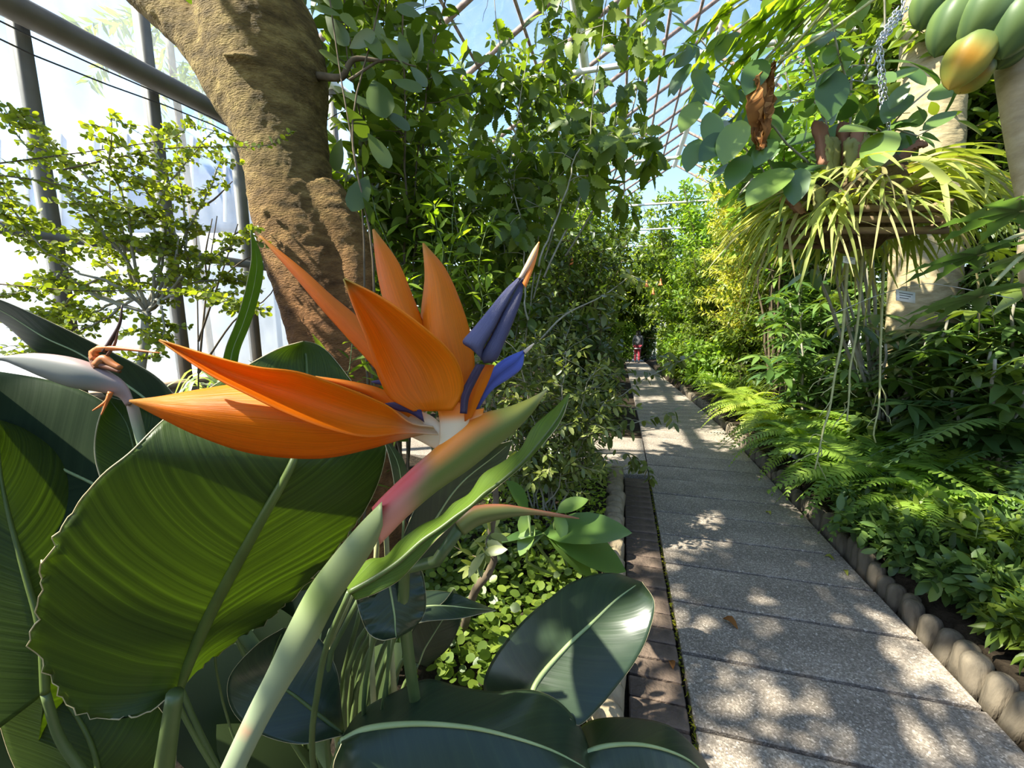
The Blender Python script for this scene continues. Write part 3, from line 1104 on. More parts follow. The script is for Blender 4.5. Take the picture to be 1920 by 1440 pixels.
def shrub(name, label, cat, base, H, R, ns, tmpl, size, spacing, mat, seed, twigs=8, twl=0.5, nobj=60, t0=0.25, group=None, stem_r=0.012,
          stemmat='twig', up=0.45, sag=0.15, droop=0.25, pair=2, lean=(0, 0), hmin=0.6, petiole=0.01, onstem=True, ang=1.0, upn=0.8, wob=0.02, inside=True):
    rng = np.random.default_rng(seed)
    base = np.asarray(base, float)
    t = empty(name, base, label, cat, group)
    stems = []
    for k in range(ns):
        ph = 6.283 * (k + rng.random() * .7) / ns
        rr = R * math.sqrt(rng.random()) if ns > 1 else R * .2
        h = H * (hmin + (1 - hmin) * rng.random()) * (1 if k else 1 / max(.9, 1))
        tip = base + np.array([rr * math.cos(ph) + lean[0] * h, rr * math.sin(ph) + lean[1] * h, h])
        ctl = base + np.array([rr * .25 * math.cos(ph), rr * .25 * math.sin(ph), h * .55])
        q = np.linspace(0, 1, 16)[:, None]
        P = base * (1 - q) ** 2 + 2 * ctl * q * (1 - q) + tip * q ** 2
        P[:, :2] += rng.normal(0, .03, 2)
        P = wobble(P, wob, rng)
        if inside:
            k_ = in_house(P)
            P = P[:max(3, int(np.argmin(k_)) if not k_.all() else len(P))]
        stems.append(P)
    tw = branchy(stems, twigs, twl, rng, up, t0, sag)
    if inside:
        tw = [P for P in tw if in_house(P).all()]
    add_stems(t, stems, stem_r, stem_r * .3, M[stemmat])
    add_twigs(t, tw, stem_r * .3, stem_r * .12, M[stemmat])
    lines = tw + ([P[int(len(P) * max(t0, .3)):] for P in stems] if onstem else [])
    O, D, Nn, S = leaves_on(lines, spacing, size, rng, 0.1, ang, droop, pair, upn=upn, petiole=petiole)
    if inside:
        k_ = in_house(O, .2)
        O, D, Nn, S = O[k_], D[k_], Nn[k_], S[k_]
    leafy(t, tmpl, O, D, Nn, S, mat if not isinstance(mat, str) else M[mat], seed, nobj)
    return t

# ------------------------------------------------------------------ the bird of paradise clump in front
M['petal'] = vcol_mat('orange_petal', 0.42, 0.25, 0.40, (1.0, 0.95, 0.6), streak=0.25, bump=0.5)
M['bluepetal'] = vcol_mat('blue_petal', 0.42, 0.5, 0.0, streak=0.3, bump=0.5)
M['spathe'] = vcol_mat('spathe_skin', 0.45, 0.4, 0.0)
M['flowerstalk'] = vcol_mat('flower_stalk_skin', 0.5, 0.4, 0.0)
M['blade'] = blade_mat('strelitzia_blade', (0.045, 0.075, 0.016), (0.080, 0.12, 0.024), 0.42, 0.35, 0.5, (0.26, 0.35, 0.045), veins=60, slant=0.30)
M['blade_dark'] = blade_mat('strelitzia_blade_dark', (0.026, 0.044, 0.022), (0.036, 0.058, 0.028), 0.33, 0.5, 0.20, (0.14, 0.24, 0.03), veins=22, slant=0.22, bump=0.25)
M['blade_shade'] = blade_mat('strelitzia_blade_shade_matt', (0.020, 0.034, 0.014), (0.030, 0.048, 0.020), 0.6, 0.06, 0.10, (0.10, 0.16, 0.03), veins=30, slant=0.2, bump=0.2)  # darker, duller copy of the blade, shade put into its colour
M['blade_bright'] = blade_mat('young_blade', (0.10, 0.17, 0.02), (0.17, 0.26, 0.03), 0.4, 0.4, 0.5, (0.34, 0.5, 0.04), veins=50)
M['midrib'] = simple('pale_midrib', (0.26, 0.33, 0.13), (0.36, 0.42, 0.18), 0.45, 0.45, 20)
M['midrib_green'] = simple('green_midrib', (0.060, 0.090, 0.018), (0.10, 0.14, 0.03), 0.45, 0.45, 20)
M['leafedge'] = simple('dry_leaf_edge', (0.34, 0.27, 0.13), (0.48, 0.42, 0.24), 0.6, 0.3, 40)


def sm(a, b, x):
    t = np.clip((x - a) / (b - a), 0, 1)
    return t * t * (3 - 2 * t)


def lerp(a, b, t):
    t = np.asarray(t)[..., None]
    return np.asarray(a) * (1 - t) + np.asarray(b) * t


BOP = empty('bird_of_paradise_plant', (-0.14, 0.62, 0.04), 'bird of paradise plant with one large open orange and blue flower and big paddle leaves', 'plant')


def sub(name, V, Fs, mat, parent, thing, **k):
    """sub-part: the part's own transform is the thing's, so share its offset"""
    o = bpy.data.objects.new(name, mesh(name, V, Fs, mat, **k))
    COL.objects.link(o)
    o.parent = parent
    return o


def ground_curve(px_pts, foot, n=30, r=(0.009, 0.012)):
    """stalk: through (px, py, depth) points, then down to a foot on the ground"""
    P = np.array([at(*p) for p in px_pts])
    a = P[-1]
    foot = np.asarray(foot, float)
    if len(P) > 1:
        d = norm(P[-1] - P[-2])
        A_ = spline(P, 12)
    else:
        d = np.array([0, 0.1, -1.0])
        A_ = P
    c = a + d * np.linalg.norm(foot - a) * .35
    q = np.linspace(0, 1, n - len(A_) + 1)[1:, None]
    C = np.vstack([A_, a * (1 - q) ** 2 + 2 * c * q * (1 - q) + foot * q ** 2])
    n = len(C)
    return tube(C, np.linspace(r[0], r[1], n), 10)


def big_leaf(EL, ER, mid, depth, mat, thing, nr=48, nc=25, ribmat='midrib', rib=0.0035, stalk=None, foot=None, label=None, ripple=0.0, teeth=0.0, seed=0, edge=True, tmax=.97):
    rng = np.random.default_rng(seed)
    ph = rng.uniform(0, 6, 4)

    def dep(s, t):
        d = depth(s, t)
        w = np.abs(s) ** 3
        return d + ripple * w * (np.sin(t * 23 + ph[0] + s) + .6 * np.sin(t * 51 + ph[1]))
    V, Fc, uv, S, T = sheet(EL, ER, dep, nr, nc, mid)
    if teeth:
        rim = np.abs(S) > .98
        jag = rng.normal(0, teeth, (len(V), 3)) * rim[:, None] * (sm(.02, .1, T) * (1 - sm(.45, .6, T)))[:, None]
        V = V + jag
    leaf = part('leaf', V, Fc, mat, thing, uv=uv, label=label)
    solid(leaf, 0.0009)
    G = V.reshape(nr, nc, 3)
    c = nc // 2
    m = int(nr * tmax)
    Pm = G[:m, c]
    to = norm(np.array([0, 0, CAM_H]) - Pm)
    Vr, Fr = tube(Pm + to * rib * .35, np.linspace(rib, rib * .25, m), 8)
    sub('midrib', Vr, Fr, M[ribmat], leaf, thing)
    if edge:
        for cc in (0, nc - 1):
            Ve, Fe = tube(G[:, cc], 0.0008 if mat is M['blade'] else 0.00045, 5)
            sub('leaf_margin', Ve, Fe, M['leafedge'], leaf, thing)
    if stalk is not None:
        Vs, Fs_ = ground_curve(stalk, foot, r=(rib * .98, rib * 1.6))
        sub('leaf_stalk', Vs, Fs_, M['darkstalk'], leaf, thing)
    return leaf


def make_bop():
    # ---------- the open flower: spathe as body, stalk, sepals, petals
    EL = [(697, 952), (712, 935), (745, 903), (790, 862), (830, 828), (862, 800), (895, 778), (960, 760), (1000, 743), (1026, 729)]
    ER = [(712, 1022), (735, 998), (765, 968), (820, 921), (880, 880), (935, 835), (970, 805), (1000, 772), (1018, 745), (1027, 730)]
    V, Fc, s, t = fat(EL, ER, lambda t: 0.300 + 0.02 * t, 60, 28, 0.75)
    up_ = sm(.25, -.6, s)
    green = np.array([0.115, 0.15, 0.028])
    col = lerp((0.42, 0.20, 0.13), green, sm(.10, .42, t + 0.10 * s))
    pink = np.array([0.62, 0.075, 0.06])
    col = lerp(col, pink, up_ * (1 - sm(.22, .42, t)))
    col = lerp(col, (0.62, 0.22, 0.16), (1 - sm(.1, .28, t)) * .7 * (1 - up_))
    col = lerp(col, (0.80, 0.24, 0.02), up_ * sm(.3, .42, t) * (1 - sm(.66, .8, t)))
    col = lerp(col, (0.62, 0.50, 0.06), sm(.35, -.5, s) * sm(.66, .85, t))
    col = lerp(col, (0.42, 0.36, 0.12), sm(.9, 1, t))
    fl = part('flower', V, Fc, M['spathe'], BOP, label='open orange and blue flower with pink-edged green spathe', col=col)
    # stalk with its pale sheath
    EL = [(716, 940), (672, 985), (625, 1040), (580, 1100), (540, 1175), (500, 1260), (465, 1330), (425, 1415), (395, 1480)]
    ER = [(718, 985), (705, 1020), (672, 1072), (632, 1130), (590, 1210), (543, 1285), (505, 1350), (465, 1430), (438, 1495)]
    V, Fc, s, t = fat(EL, ER, lambda t: 0.287 + 0.115 * t, 50, 20, 0.9)
    col = lerp((0.19, 0.23, 0.09), (0.25, 0.30, 0.18), sm(.2, .8, t))
    col = lerp(col, (0.10, 0.15, 0.03), np.exp(-((t - .33) / .06) ** 2) * .7)
    col = lerp(col, (0.42, 0.24, 0.15), np.exp(-((t - .80) / .018) ** 2) * (s < .2) * .8)
    sub('flower_stalk', V, Fc, M['flowerstalk'], fl, BOP, col=col)
    P0 = at(417, 1487, 0.402)
    V, Fc = tube(spline([P0, P0 + np.array([-.02, .06, -.25]), (-0.17, 0.60, 0.03)], 20), np.linspace(.0105, .013, 20), 12)
    sub('flower_stalk', V, Fc, M['flowerstalk'], fl, BOP, col=np.tile([0.20, 0.26, 0.12], (len(V), 1)))

    def petal(name, EL, ER, dep, cup=0.012, tipc=(0.80, 0.36, 0.05), base=None, c1=(0.97, 0.29, 0.006), c2=(0.93, 0.22, 0.004), nr=44, nc=17, th=0.0011, fold=None, mat='petal', mid=None):
        def d(s, t):
            b = dep[0] + (dep[1] - dep[0]) * t + (dep[2] if len(dep) > 2 else 0) * np.sin(math.pi * t)
            return b + cup * (s ** 2 - .5) * np.sin(math.pi * np.clip(t, .08, .92)) + (fold or 0) * s
        V, Fc, uv, S, T = sheet(EL, ER, d, nr, nc, mid)
        col = lerp(c2, c1, .5 + .5 * S)
        col = lerp(col, tipc, sm(.86, 1, T))
        if base is not None:
            col = lerp(base, col, sm(0, .16, T))
        o = sub(name, V, Fc, M[mat], fl, BOP, uv=uv, col=col)
        solid(o, th)
        return o
    cream = (0.78, 0.58, 0.34)
    # lower pair pointing left
    petal('sepal', [(800, 812), (745, 826), (690, 842), (600, 859), (480, 851), (380, 820), (300, 782), (243, 752)],
          [(790, 788), (740, 768), (660, 742), (560, 722), (470, 718), (380, 730), (300, 744), (243, 751)], (.306, .285, -.004), .02, base=cream)
    petal('sepal', [(822, 815), (762, 812), (690, 820), (620, 806), (540, 776), (470, 742), (390, 700), (298, 638)],
          [(812, 800), (768, 792), (725, 760), (650, 728), (560, 698), (480, 688), (400, 668), (299, 637)], (.302, .268, -.012), -.016, base=cream)
    petal('sepal', [(762, 790), (735, 770), (700, 745), (640, 722), (590, 708)], [(770, 778), (745, 752), (715, 730), (660, 716), (592, 706)], (.305, .315), .004)
    # tall ones
    petal('sepal', [(790, 775), (745, 735), (712, 700), (680, 664), (640, 620), (600, 575), (550, 515), (487, 443)],
          [(800, 760), (770, 715), (735, 665), (702, 630), (665, 590), (620, 553), (565, 503), (488, 442)], (.312, .35), .006, c1=(0.92, 0.25, .006), c2=(0.86, 0.19, .004))
    petal('sepal', [(795, 770), (770, 690), (745, 620), (722, 570), (708, 510), (699, 430)],
          [(815, 765), (812, 690), (797, 620), (775, 560), (745, 490), (701, 430)], (.315, .335), .012)
    petal('sepal', [(838, 770), (815, 705), (795, 640), (790, 590), (797, 520), (793, 456)],
          [(868, 760), (888, 700), (884, 640), (866, 575), (835, 505), (794, 456)], (.310, .335), .018, c1=(.90, .24, .006), c2=(.95, .30, .012))
    petal('sepal', [(775, 771), (733, 748), (714, 715), (700, 675), (685, 630), (665, 580), (644, 523)],
          [(848, 770), (868, 735), (864, 695), (845, 660), (800, 618), (725, 563), (646, 522)], (.298, .292, -.008), -.022, tipc=(0.62, 0.42, 0.08))
    petal('sepal', [(872, 790), (872, 755), (882, 715), (905, 684)], [(884, 782), (898, 752), (915, 715), (927, 684)], (.304, .305), .006, tipc=(.9, .22, .01))
    # cream tubes at the foot of the flowers
    for EL, ER, dd, top in (([(838, 850), (812, 840), (785, 826), (755, 812), (735, 800)], [(846, 826), (832, 802), (815, 784), (790, 770), (765, 762)], .3115, .88),
                       ([(820, 862), (824, 820), (824, 790), (818, 755)], [(852, 842), (872, 812), (880, 790), (880, 755)], .3075, .8),
                       ([(846, 842), (862, 815), (874, 798), (880, 770)], [(876, 816), (892, 802), (902, 788), (908, 765)], .310, .9)):
        V, Fc, s, t = fat(EL, ER, dd, 24, 16, 0.35)
        col = lerp((0.70, 0.60, 0.40), (0.78, 0.56, 0.34), t)
        sub('flower_tube', V, Fc, M['spathe'], fl, BOP, col=lerp(col, (0.90, 0.24, 0.01), sm(.6, top, t)))
    # blue arrow-head petal with its groove, stalk and orange tip
    B1, B2 = (0.050, 0.045, 0.115), (0.105, 0.098, 0.20)
    for EL, ER, d0, c in (([(884, 655), (867, 641), (885, 618), (912, 585), (945, 545), (975, 517)], [(902, 672), (908, 650), (925, 620), (943, 585), (962, 550), (980, 518)], .288, B2),
                          ([(898, 668), (912, 645), (928, 615), (945, 580), (963, 550), (979, 518)], [(908, 682), (930, 676), (945, 645), (962, 605), (978, 560), (983, 520)], .290, B1)):
        V, Fc, s, t = fat(EL, ER, lambda t, d0=d0: d0 + .004 * t, 40, 18, 0.6)
        col = lerp(c, tuple(x * .55 for x in c), sm(.2, .95, s) if c is B2 else sm(-.2, -.95, s))
        col = lerp(tuple(x * .5 for x in c), col, sm(0, .25, t))
        sub('blue_petal', V, Fc, M['bluepetal'], fl, BOP, col=col, uv=np.stack([s * .5 + .5, t], -1))
    V, Fc, s, t = fat([(862, 775), (866, 735), (880, 705), (893, 682)], [(876, 776), (880, 745), (895, 712), (910, 684)], .292, 20, 14, 0.8)
    sub('petal_stalk', V, Fc, M['bluepetal'], fl, BOP, col=np.tile([0.03, 0.014, 0.05], (len(V), 1)), uv=np.stack([s, t], -1))
    V, Fc, s, t = fat([(971, 522), (985, 495), (998, 470), (1010, 453)], [(979, 522), (994, 500), (1006, 475), (1011, 454)], .291, 20, 12, 0.7)
    sub('style', V, Fc, M['spathe'], fl, BOP, col=lerp((0.55, 0.42, 0.33), (0.80, 0.40, 0.12), t))
    V, Fc, s, t = fat([(979, 530), (991, 500), (1003, 472), (1011, 453)], [(986, 540), (1000, 505), (1008, 478), (1012, 454)], .2915, 20, 12, 0.5)
    sub('style', V, Fc, M['spathe'], fl, BOP, col=np.tile([0.80, 0.22, 0.03], (len(V), 1)))
    # second blue petal behind, small dark one on the left
    Bl = (0.075, 0.12, 0.52)
    V, Fc, s, t = fat([(878, 790), (890, 752), (905, 722), (922, 692), (950, 670), (985, 655)], [(886, 792), (902, 760), (925, 730), (955, 710), (978, 690), (984, 660)], .312, 40, 16, 0.5)
    sub('blue_petal', V, Fc, M['bluepetal'], fl, BOP, col=lerp((.035, .045, .20), Bl, sm(.1, .5, t)) * np.where(np.abs(s) < .12, .5, 1)[:, None], uv=np.stack([s * .5 + .5, t], -1))
    V, Fc, s, t = fat([(981, 658), (990, 650), (1001, 643)], [(985, 664), (994, 655), (1002, 645)], .311, 10, 10, 0.7)
    sub('style', V, Fc, M['spathe'], fl, BOP, col=np.tile([0.62, 0.50, 0.36], (len(V), 1)))
    V, Fc, s, t = fat([(796, 792), (768, 775), (745, 770), (722, 758)], [(790, 768), (768, 758), (742, 754), (722, 756)], .299, 20, 12, 0.6)
    sub('blue_petal', V, Fc, M['bluepetal'], fl, BOP, col=np.tile([0.035, 0.02, 0.085], (len(V), 1)), uv=np.stack([s, t], -1))
    V, Fc, s, t = fat([(735, 725), (715, 722), (697, 718)], [(735, 712), (715, 712), (697, 714)], .32, 12, 10, 0.6)
    sub('blue_petal', V, Fc, M['bluepetal'], fl, BOP, col=np.tile([0.03, 0.02, 0.10], (len(V), 1)), uv=np.stack([s, t], -1))
    # water drops
    rng = np.random.default_rng(2)
    # ---------- withered flower on the left
    EL = [(252, 752), (238, 722), (215, 702), (170, 680), (120, 667), (60, 662), (0, 668), (-60, 672)]
    ER = [(236, 762), (222, 745), (190, 736), (130, 726), (75, 706), (30, 686), (0, 676), (-60, 674)]
    V, Fc, s, t = fat(EL, ER, lambda t: 0.46 - 0.03 * t, 50, 24, 0.7)
    col = lerp((0.17, 0.17, 0.145), (0.24, 0.245, 0.21), sm(-.6, .7, s))
    col = lerp(col, (0.40, 0.24, 0.22), sm(-.3, -1, s) * .8)
    col = lerp((0.42, 0.26, 0.22), col, sm(.0, .3, t))
    wf = part('flower', V, Fc, M['spathe'], BOP, label='withered flower with grey-pink spathe', col=col)
    V, Fc, s, t = fat([(234, 752), (244, 790), (255, 830), (270, 890), (290, 960)], [(258, 752), (268, 790), (277, 828), (292, 888), (310, 955)], lambda t: .465 + .06 * t, 30, 14, 0.9)
    sub('flower_stalk', V, Fc, M['flowerstalk'], wf, BOP, col=lerp((.42, .30, .25), (.27, .33, .19), sm(0, .35, t)))
    V, Fc = tube(spline([at(300, 957, .525), (-.28, .58, .6), (-.2, .63, .03)], 16), .009, 10)
    sub('flower_stalk', V, Fc, M['flowerstalk'], wf, BOP, col=np.tile([.18, .24, .11], (len(V), 1)))
    br, oc = (0.16, 0.055, 0.022), (0.66, 0.17, 0.035)
    for pts, r, c in (([(180, 668), (178, 655), (205, 652), (250, 656), (302, 662)], (.0035, .0006), oc), ([(178, 675), (174, 660), (192, 655), (225, 655)], (.004, .0015), oc),
                      ([(185, 690), (178, 680), (172, 668)], (.005, .003), br), ([(190, 685), (205, 690), (225, 697)], (.004, .002), br), ([(195, 660), (212, 632), (225, 605), (229, 572)], (.0028, .0007), (.06, .025, .015)),
                      ([(200, 668), (215, 645), (222, 615)], (.0018, .0008), br), ([(208, 735), (200, 752), (174, 770)], (.0026, .0006), oc), ([(205, 740), (198, 760), (190, 778)], (.0022, .0006), oc),
                      ([(183, 685), (195, 672), (210, 682), (226, 690)], (.0055, .003), (.36, .12, .03))):
        P = spline([at(x, y, .447) for x, y in pts], 14)
        V, Fc = tube(P, np.linspace(r[0], r[1], 14), 7)
        sub('dried_sepal', V, Fc, M['spathe'], wf, BOP, col=np.tile(c, (len(V), 1)))
    # ---------- the brown pointed bud on the right
    V, Fc, s, t = fat([(850, 975), (885, 950), (940, 945), (1000, 954), (1050, 963), (1086, 971)], [(870, 1005), (900, 985), (950, 972), (1000, 966), (1050, 970), (1086, 973)], lambda t: .47 + .03 * t, 40, 18, 0.7)
    col = lerp((.11, .13, .035), (.28, .13, .06), sm(.45, .9, t))
    col = lerp(col, (.32, .08, .05), sm(-.3, -1, s) * .8)
    bud = part('flower_bud', V, Fc, M['spathe'], BOP, label='brown pointed closed bud', col=col)
    V, Fc = tube(spline([at(862, 990, .47), at(820, 1050, .48), at(760, 1180, .52), (-.1, .66, .03)], 24), np.linspace(.007, .01, 24), 10)
    sub('flower_stalk', V, Fc, M['darkstalk'], bud, BOP)

    # ---------- leaves
    ft = lambda k: (-0.14 + .05 * math.cos(k * 2.4) * (1 + .1 * k) ** .5, 0.64 + .05 * math.sin(k * 2.4) * (1 + .1 * k) ** .5, 0.03)
    # the large leaf behind the flower, back-lit
    big_leaf([(325, 1300), (270, 1340), (200, 1352), (135, 1330), (100, 1285), (64, 1205), (75, 1120), (85, 1050), (112, 995), (150, 940), (195, 888), (245, 848), (310, 785), (390, 730), (460, 688), (520, 655), (568, 640)],
             [(330, 1300), (390, 1240), (455, 1195), (520, 1150), (570, 1100), (612, 1058), (650, 1005), (688, 950), (714, 890), (724, 830), (708, 790), (680, 745), (655, 710), (632, 680), (612, 658), (592, 645), (572, 640)],
             [(328, 1300), (365, 1215), (400, 1140), (440, 1065), (490, 975), (530, 905), (552, 860), (565, 815), (572, 765), (575, 700), (570, 640)],
             lambda s, t: .415 + .075 * s + .02 * s * s + .20 * sm(.62, 1, t) ** 1.5 + .10 * (1 - sm(0, .62, t)), M['blade'], BOP, nr=90, nc=41, ribmat='midrib_green', rib=.0085,
             stalk=[(328, 1300, .45), (318, 1370, .46), (308, 1440, .48)], foot=ft(0), ripple=.0012, teeth=.0022, seed=1)
    # far-left leaf, its edge catching light
    big_leaf([(-150, 1480), (-190, 1300), (-180, 1100), (-130, 900), (-60, 800), (-5, 786)], [(60, 1480), (110, 1400), (185, 1250), (200, 1080), (160, 925), (115, 845), (55, 800), (0, 786)],
             [(85, 1300), (75, 1180), (45, 1070), (15, 960), (0, 880), (-5, 787)], lambda s, t: .56 + .06 * s + .03 * s * s, M['blade'], BOP, ribmat='midrib_green', rib=.005,
             stalk=[(85, 1300, .56), (110, 1380, .57), (150, 1440, .58)], foot=ft(1), seed=2, nr=60)
    # lowest left leaf with bright patches
    big_leaf([(60, 1500), (20, 1420), (-5, 1340), (-20, 1280), (0, 1200)], [(300, 1500), (330, 1420), (300, 1330), (200, 1250), (10, 1195)], None,
             lambda s, t: .62 + .05 * s + .02 * s * s, M['blade'], BOP, ribmat='midrib_green', rib=.004, stalk=[(180, 1500, .62)], foot=ft(2), seed=3)
    # dark leaves at the left edge
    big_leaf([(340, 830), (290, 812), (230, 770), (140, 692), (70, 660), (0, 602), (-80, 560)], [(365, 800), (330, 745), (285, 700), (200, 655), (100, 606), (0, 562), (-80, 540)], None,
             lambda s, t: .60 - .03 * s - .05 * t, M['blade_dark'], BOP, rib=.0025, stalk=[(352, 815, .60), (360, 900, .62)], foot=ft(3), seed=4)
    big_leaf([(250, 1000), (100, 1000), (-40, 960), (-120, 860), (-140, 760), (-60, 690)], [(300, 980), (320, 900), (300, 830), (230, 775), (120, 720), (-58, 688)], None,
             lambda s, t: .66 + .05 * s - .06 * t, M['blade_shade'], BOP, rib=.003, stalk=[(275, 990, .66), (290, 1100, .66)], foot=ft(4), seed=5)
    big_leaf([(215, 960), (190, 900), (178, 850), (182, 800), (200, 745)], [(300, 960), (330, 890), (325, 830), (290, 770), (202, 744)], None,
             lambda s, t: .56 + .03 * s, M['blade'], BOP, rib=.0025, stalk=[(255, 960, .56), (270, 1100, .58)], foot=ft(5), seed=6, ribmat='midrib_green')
    # slim upright leaf beside the tree
    big_leaf([(415, 690), (424, 650), (442, 605), (456, 560), (465, 520), (471, 485), (470, 432)], [(444, 690), (450, 655), (468, 610), (484, 560), (493, 515), (490, 480), (471, 431)],
             None, lambda s, t: .62 + .02 * s + .01 * np.sin(3 * t), M['blade_bright'], BOP, nr=40, nc=15, rib=.0012, stalk=[(430, 690, .62), (425, 800, .62), (400, 1100, .6)], foot=ft(6), seed=7)
    # long half-furled leaf under the flower pointing right
    big_leaf([(640, 1085), (690, 1050), (722, 1044), (750, 1014), (790, 985), (826, 968), (850, 944), (880, 925), (905, 890), (940, 868), (975, 843), (1000, 800), (1040, 765), (1067, 737)],
             [(668, 1125), (705, 1112), (745, 1090), (775, 1060), (815, 1015), (850, 982), (880, 955), (905, 935), (932, 914), (985, 868), (1022, 828), (1045, 800), (1060, 768), (1068, 738)],
             [(655, 1110), (700, 1085), (745, 1055), (790, 1015), (826, 990), (855, 968), (883, 948), (908, 925), (936, 905), (980, 866), (1016, 824), (1042, 790), (1056, 765), (1067, 738)],
             lambda s, t: .40 - .03 * (s < 0) * s * 1.0 + .05 * t, M['blade_bright'], BOP, rib=.003, stalk=[(655, 1110, .40), (610, 1220, .45), (590, 1330, .5)], foot=ft(7), seed=8, ripple=.0015, nr=80, ribmat='midrib_green')
    # glossy dark leaf reflecting the sky behind it
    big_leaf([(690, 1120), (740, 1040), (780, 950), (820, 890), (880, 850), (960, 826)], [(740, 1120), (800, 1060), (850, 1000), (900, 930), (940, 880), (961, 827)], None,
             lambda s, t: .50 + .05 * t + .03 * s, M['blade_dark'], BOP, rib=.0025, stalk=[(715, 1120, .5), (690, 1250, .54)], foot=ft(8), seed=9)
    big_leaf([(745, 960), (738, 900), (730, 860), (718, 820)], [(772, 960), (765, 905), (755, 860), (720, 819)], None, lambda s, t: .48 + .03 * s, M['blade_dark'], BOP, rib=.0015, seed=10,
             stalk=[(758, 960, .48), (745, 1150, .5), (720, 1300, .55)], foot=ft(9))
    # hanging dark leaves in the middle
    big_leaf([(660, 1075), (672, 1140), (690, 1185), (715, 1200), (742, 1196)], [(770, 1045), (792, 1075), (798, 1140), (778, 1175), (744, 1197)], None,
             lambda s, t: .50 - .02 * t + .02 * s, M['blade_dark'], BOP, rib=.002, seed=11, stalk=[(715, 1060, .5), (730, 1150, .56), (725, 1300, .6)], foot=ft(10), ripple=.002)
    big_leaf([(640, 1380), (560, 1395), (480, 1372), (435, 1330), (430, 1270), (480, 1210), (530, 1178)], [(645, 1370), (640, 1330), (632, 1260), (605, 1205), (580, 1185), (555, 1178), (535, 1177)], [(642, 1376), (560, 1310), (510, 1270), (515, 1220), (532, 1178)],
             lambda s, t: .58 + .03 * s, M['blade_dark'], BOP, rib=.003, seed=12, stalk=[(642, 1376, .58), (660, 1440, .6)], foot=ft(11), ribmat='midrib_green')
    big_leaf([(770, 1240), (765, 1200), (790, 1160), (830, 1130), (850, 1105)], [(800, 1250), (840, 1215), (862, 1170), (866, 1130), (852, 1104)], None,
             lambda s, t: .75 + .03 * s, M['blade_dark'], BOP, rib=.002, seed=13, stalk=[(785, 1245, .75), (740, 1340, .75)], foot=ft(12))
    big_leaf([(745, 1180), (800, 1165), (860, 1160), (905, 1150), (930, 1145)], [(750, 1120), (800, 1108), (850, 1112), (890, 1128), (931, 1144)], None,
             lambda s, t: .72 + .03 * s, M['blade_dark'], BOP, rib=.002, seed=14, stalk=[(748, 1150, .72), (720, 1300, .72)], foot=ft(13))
    # ---------- leaves added to darken the low clump, shade put into their colour
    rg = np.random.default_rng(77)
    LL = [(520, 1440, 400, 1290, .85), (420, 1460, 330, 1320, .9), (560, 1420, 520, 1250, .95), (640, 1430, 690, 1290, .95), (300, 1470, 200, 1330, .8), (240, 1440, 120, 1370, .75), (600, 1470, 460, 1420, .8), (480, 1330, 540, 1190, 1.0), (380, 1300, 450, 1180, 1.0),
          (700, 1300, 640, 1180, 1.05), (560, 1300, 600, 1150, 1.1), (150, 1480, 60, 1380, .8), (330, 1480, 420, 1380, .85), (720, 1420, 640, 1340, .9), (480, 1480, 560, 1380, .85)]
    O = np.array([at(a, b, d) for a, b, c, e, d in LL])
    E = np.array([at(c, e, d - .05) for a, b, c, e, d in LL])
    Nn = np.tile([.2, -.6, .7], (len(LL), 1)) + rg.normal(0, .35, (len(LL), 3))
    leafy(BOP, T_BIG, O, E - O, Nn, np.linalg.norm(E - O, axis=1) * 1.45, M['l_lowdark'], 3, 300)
    # ---------- loose leaf stalks of the clump
    rng = np.random.default_rng(31)
    for k, (x0, y0, d0, x1, y1, d1) in enumerate([(708, 985, .55, 702, 1340, .66), (724, 1000, .56, 742, 1330, .68), (690, 1090, .6, 610, 1350, .62), (745, 1085, .62, 645, 1345, .66), (760, 1090, .6, 655, 1340, .7), (662, 1110, .62, 622, 1300, .7),
                                                   (680, 1120, .66, 640, 1380, .74), (770, 1110, .7, 690, 1360, .72), (735, 1120, .7, 660, 1390, .7), (800, 1160, .75, 720, 1370, .78), (640, 1140, .68, 590, 1340, .72), (700, 1150, .72, 668, 1380, .8),
                                                   (560, 1200, .7, 600, 1400, .8), (620, 1180, .74, 570, 1390, .8), (830, 1180, .8, 740, 1360, .84), (755, 1150, .8, 700, 1370, .86)]):
        a, b = at(x0, y0, d0), at(x1, y1, d1)
        foot = np.array([b[0] * .8 - .02, b[1] + .02, .02])
        V, Fc = tube(spline([a, b, foot], 18), np.linspace(.0035, .0075, 18), 8)
        part('leaf_stalk', V, Fc, M['palestalk'] if k in (0, 1, 5) else M['darkstalk'], BOP)


make_bop()


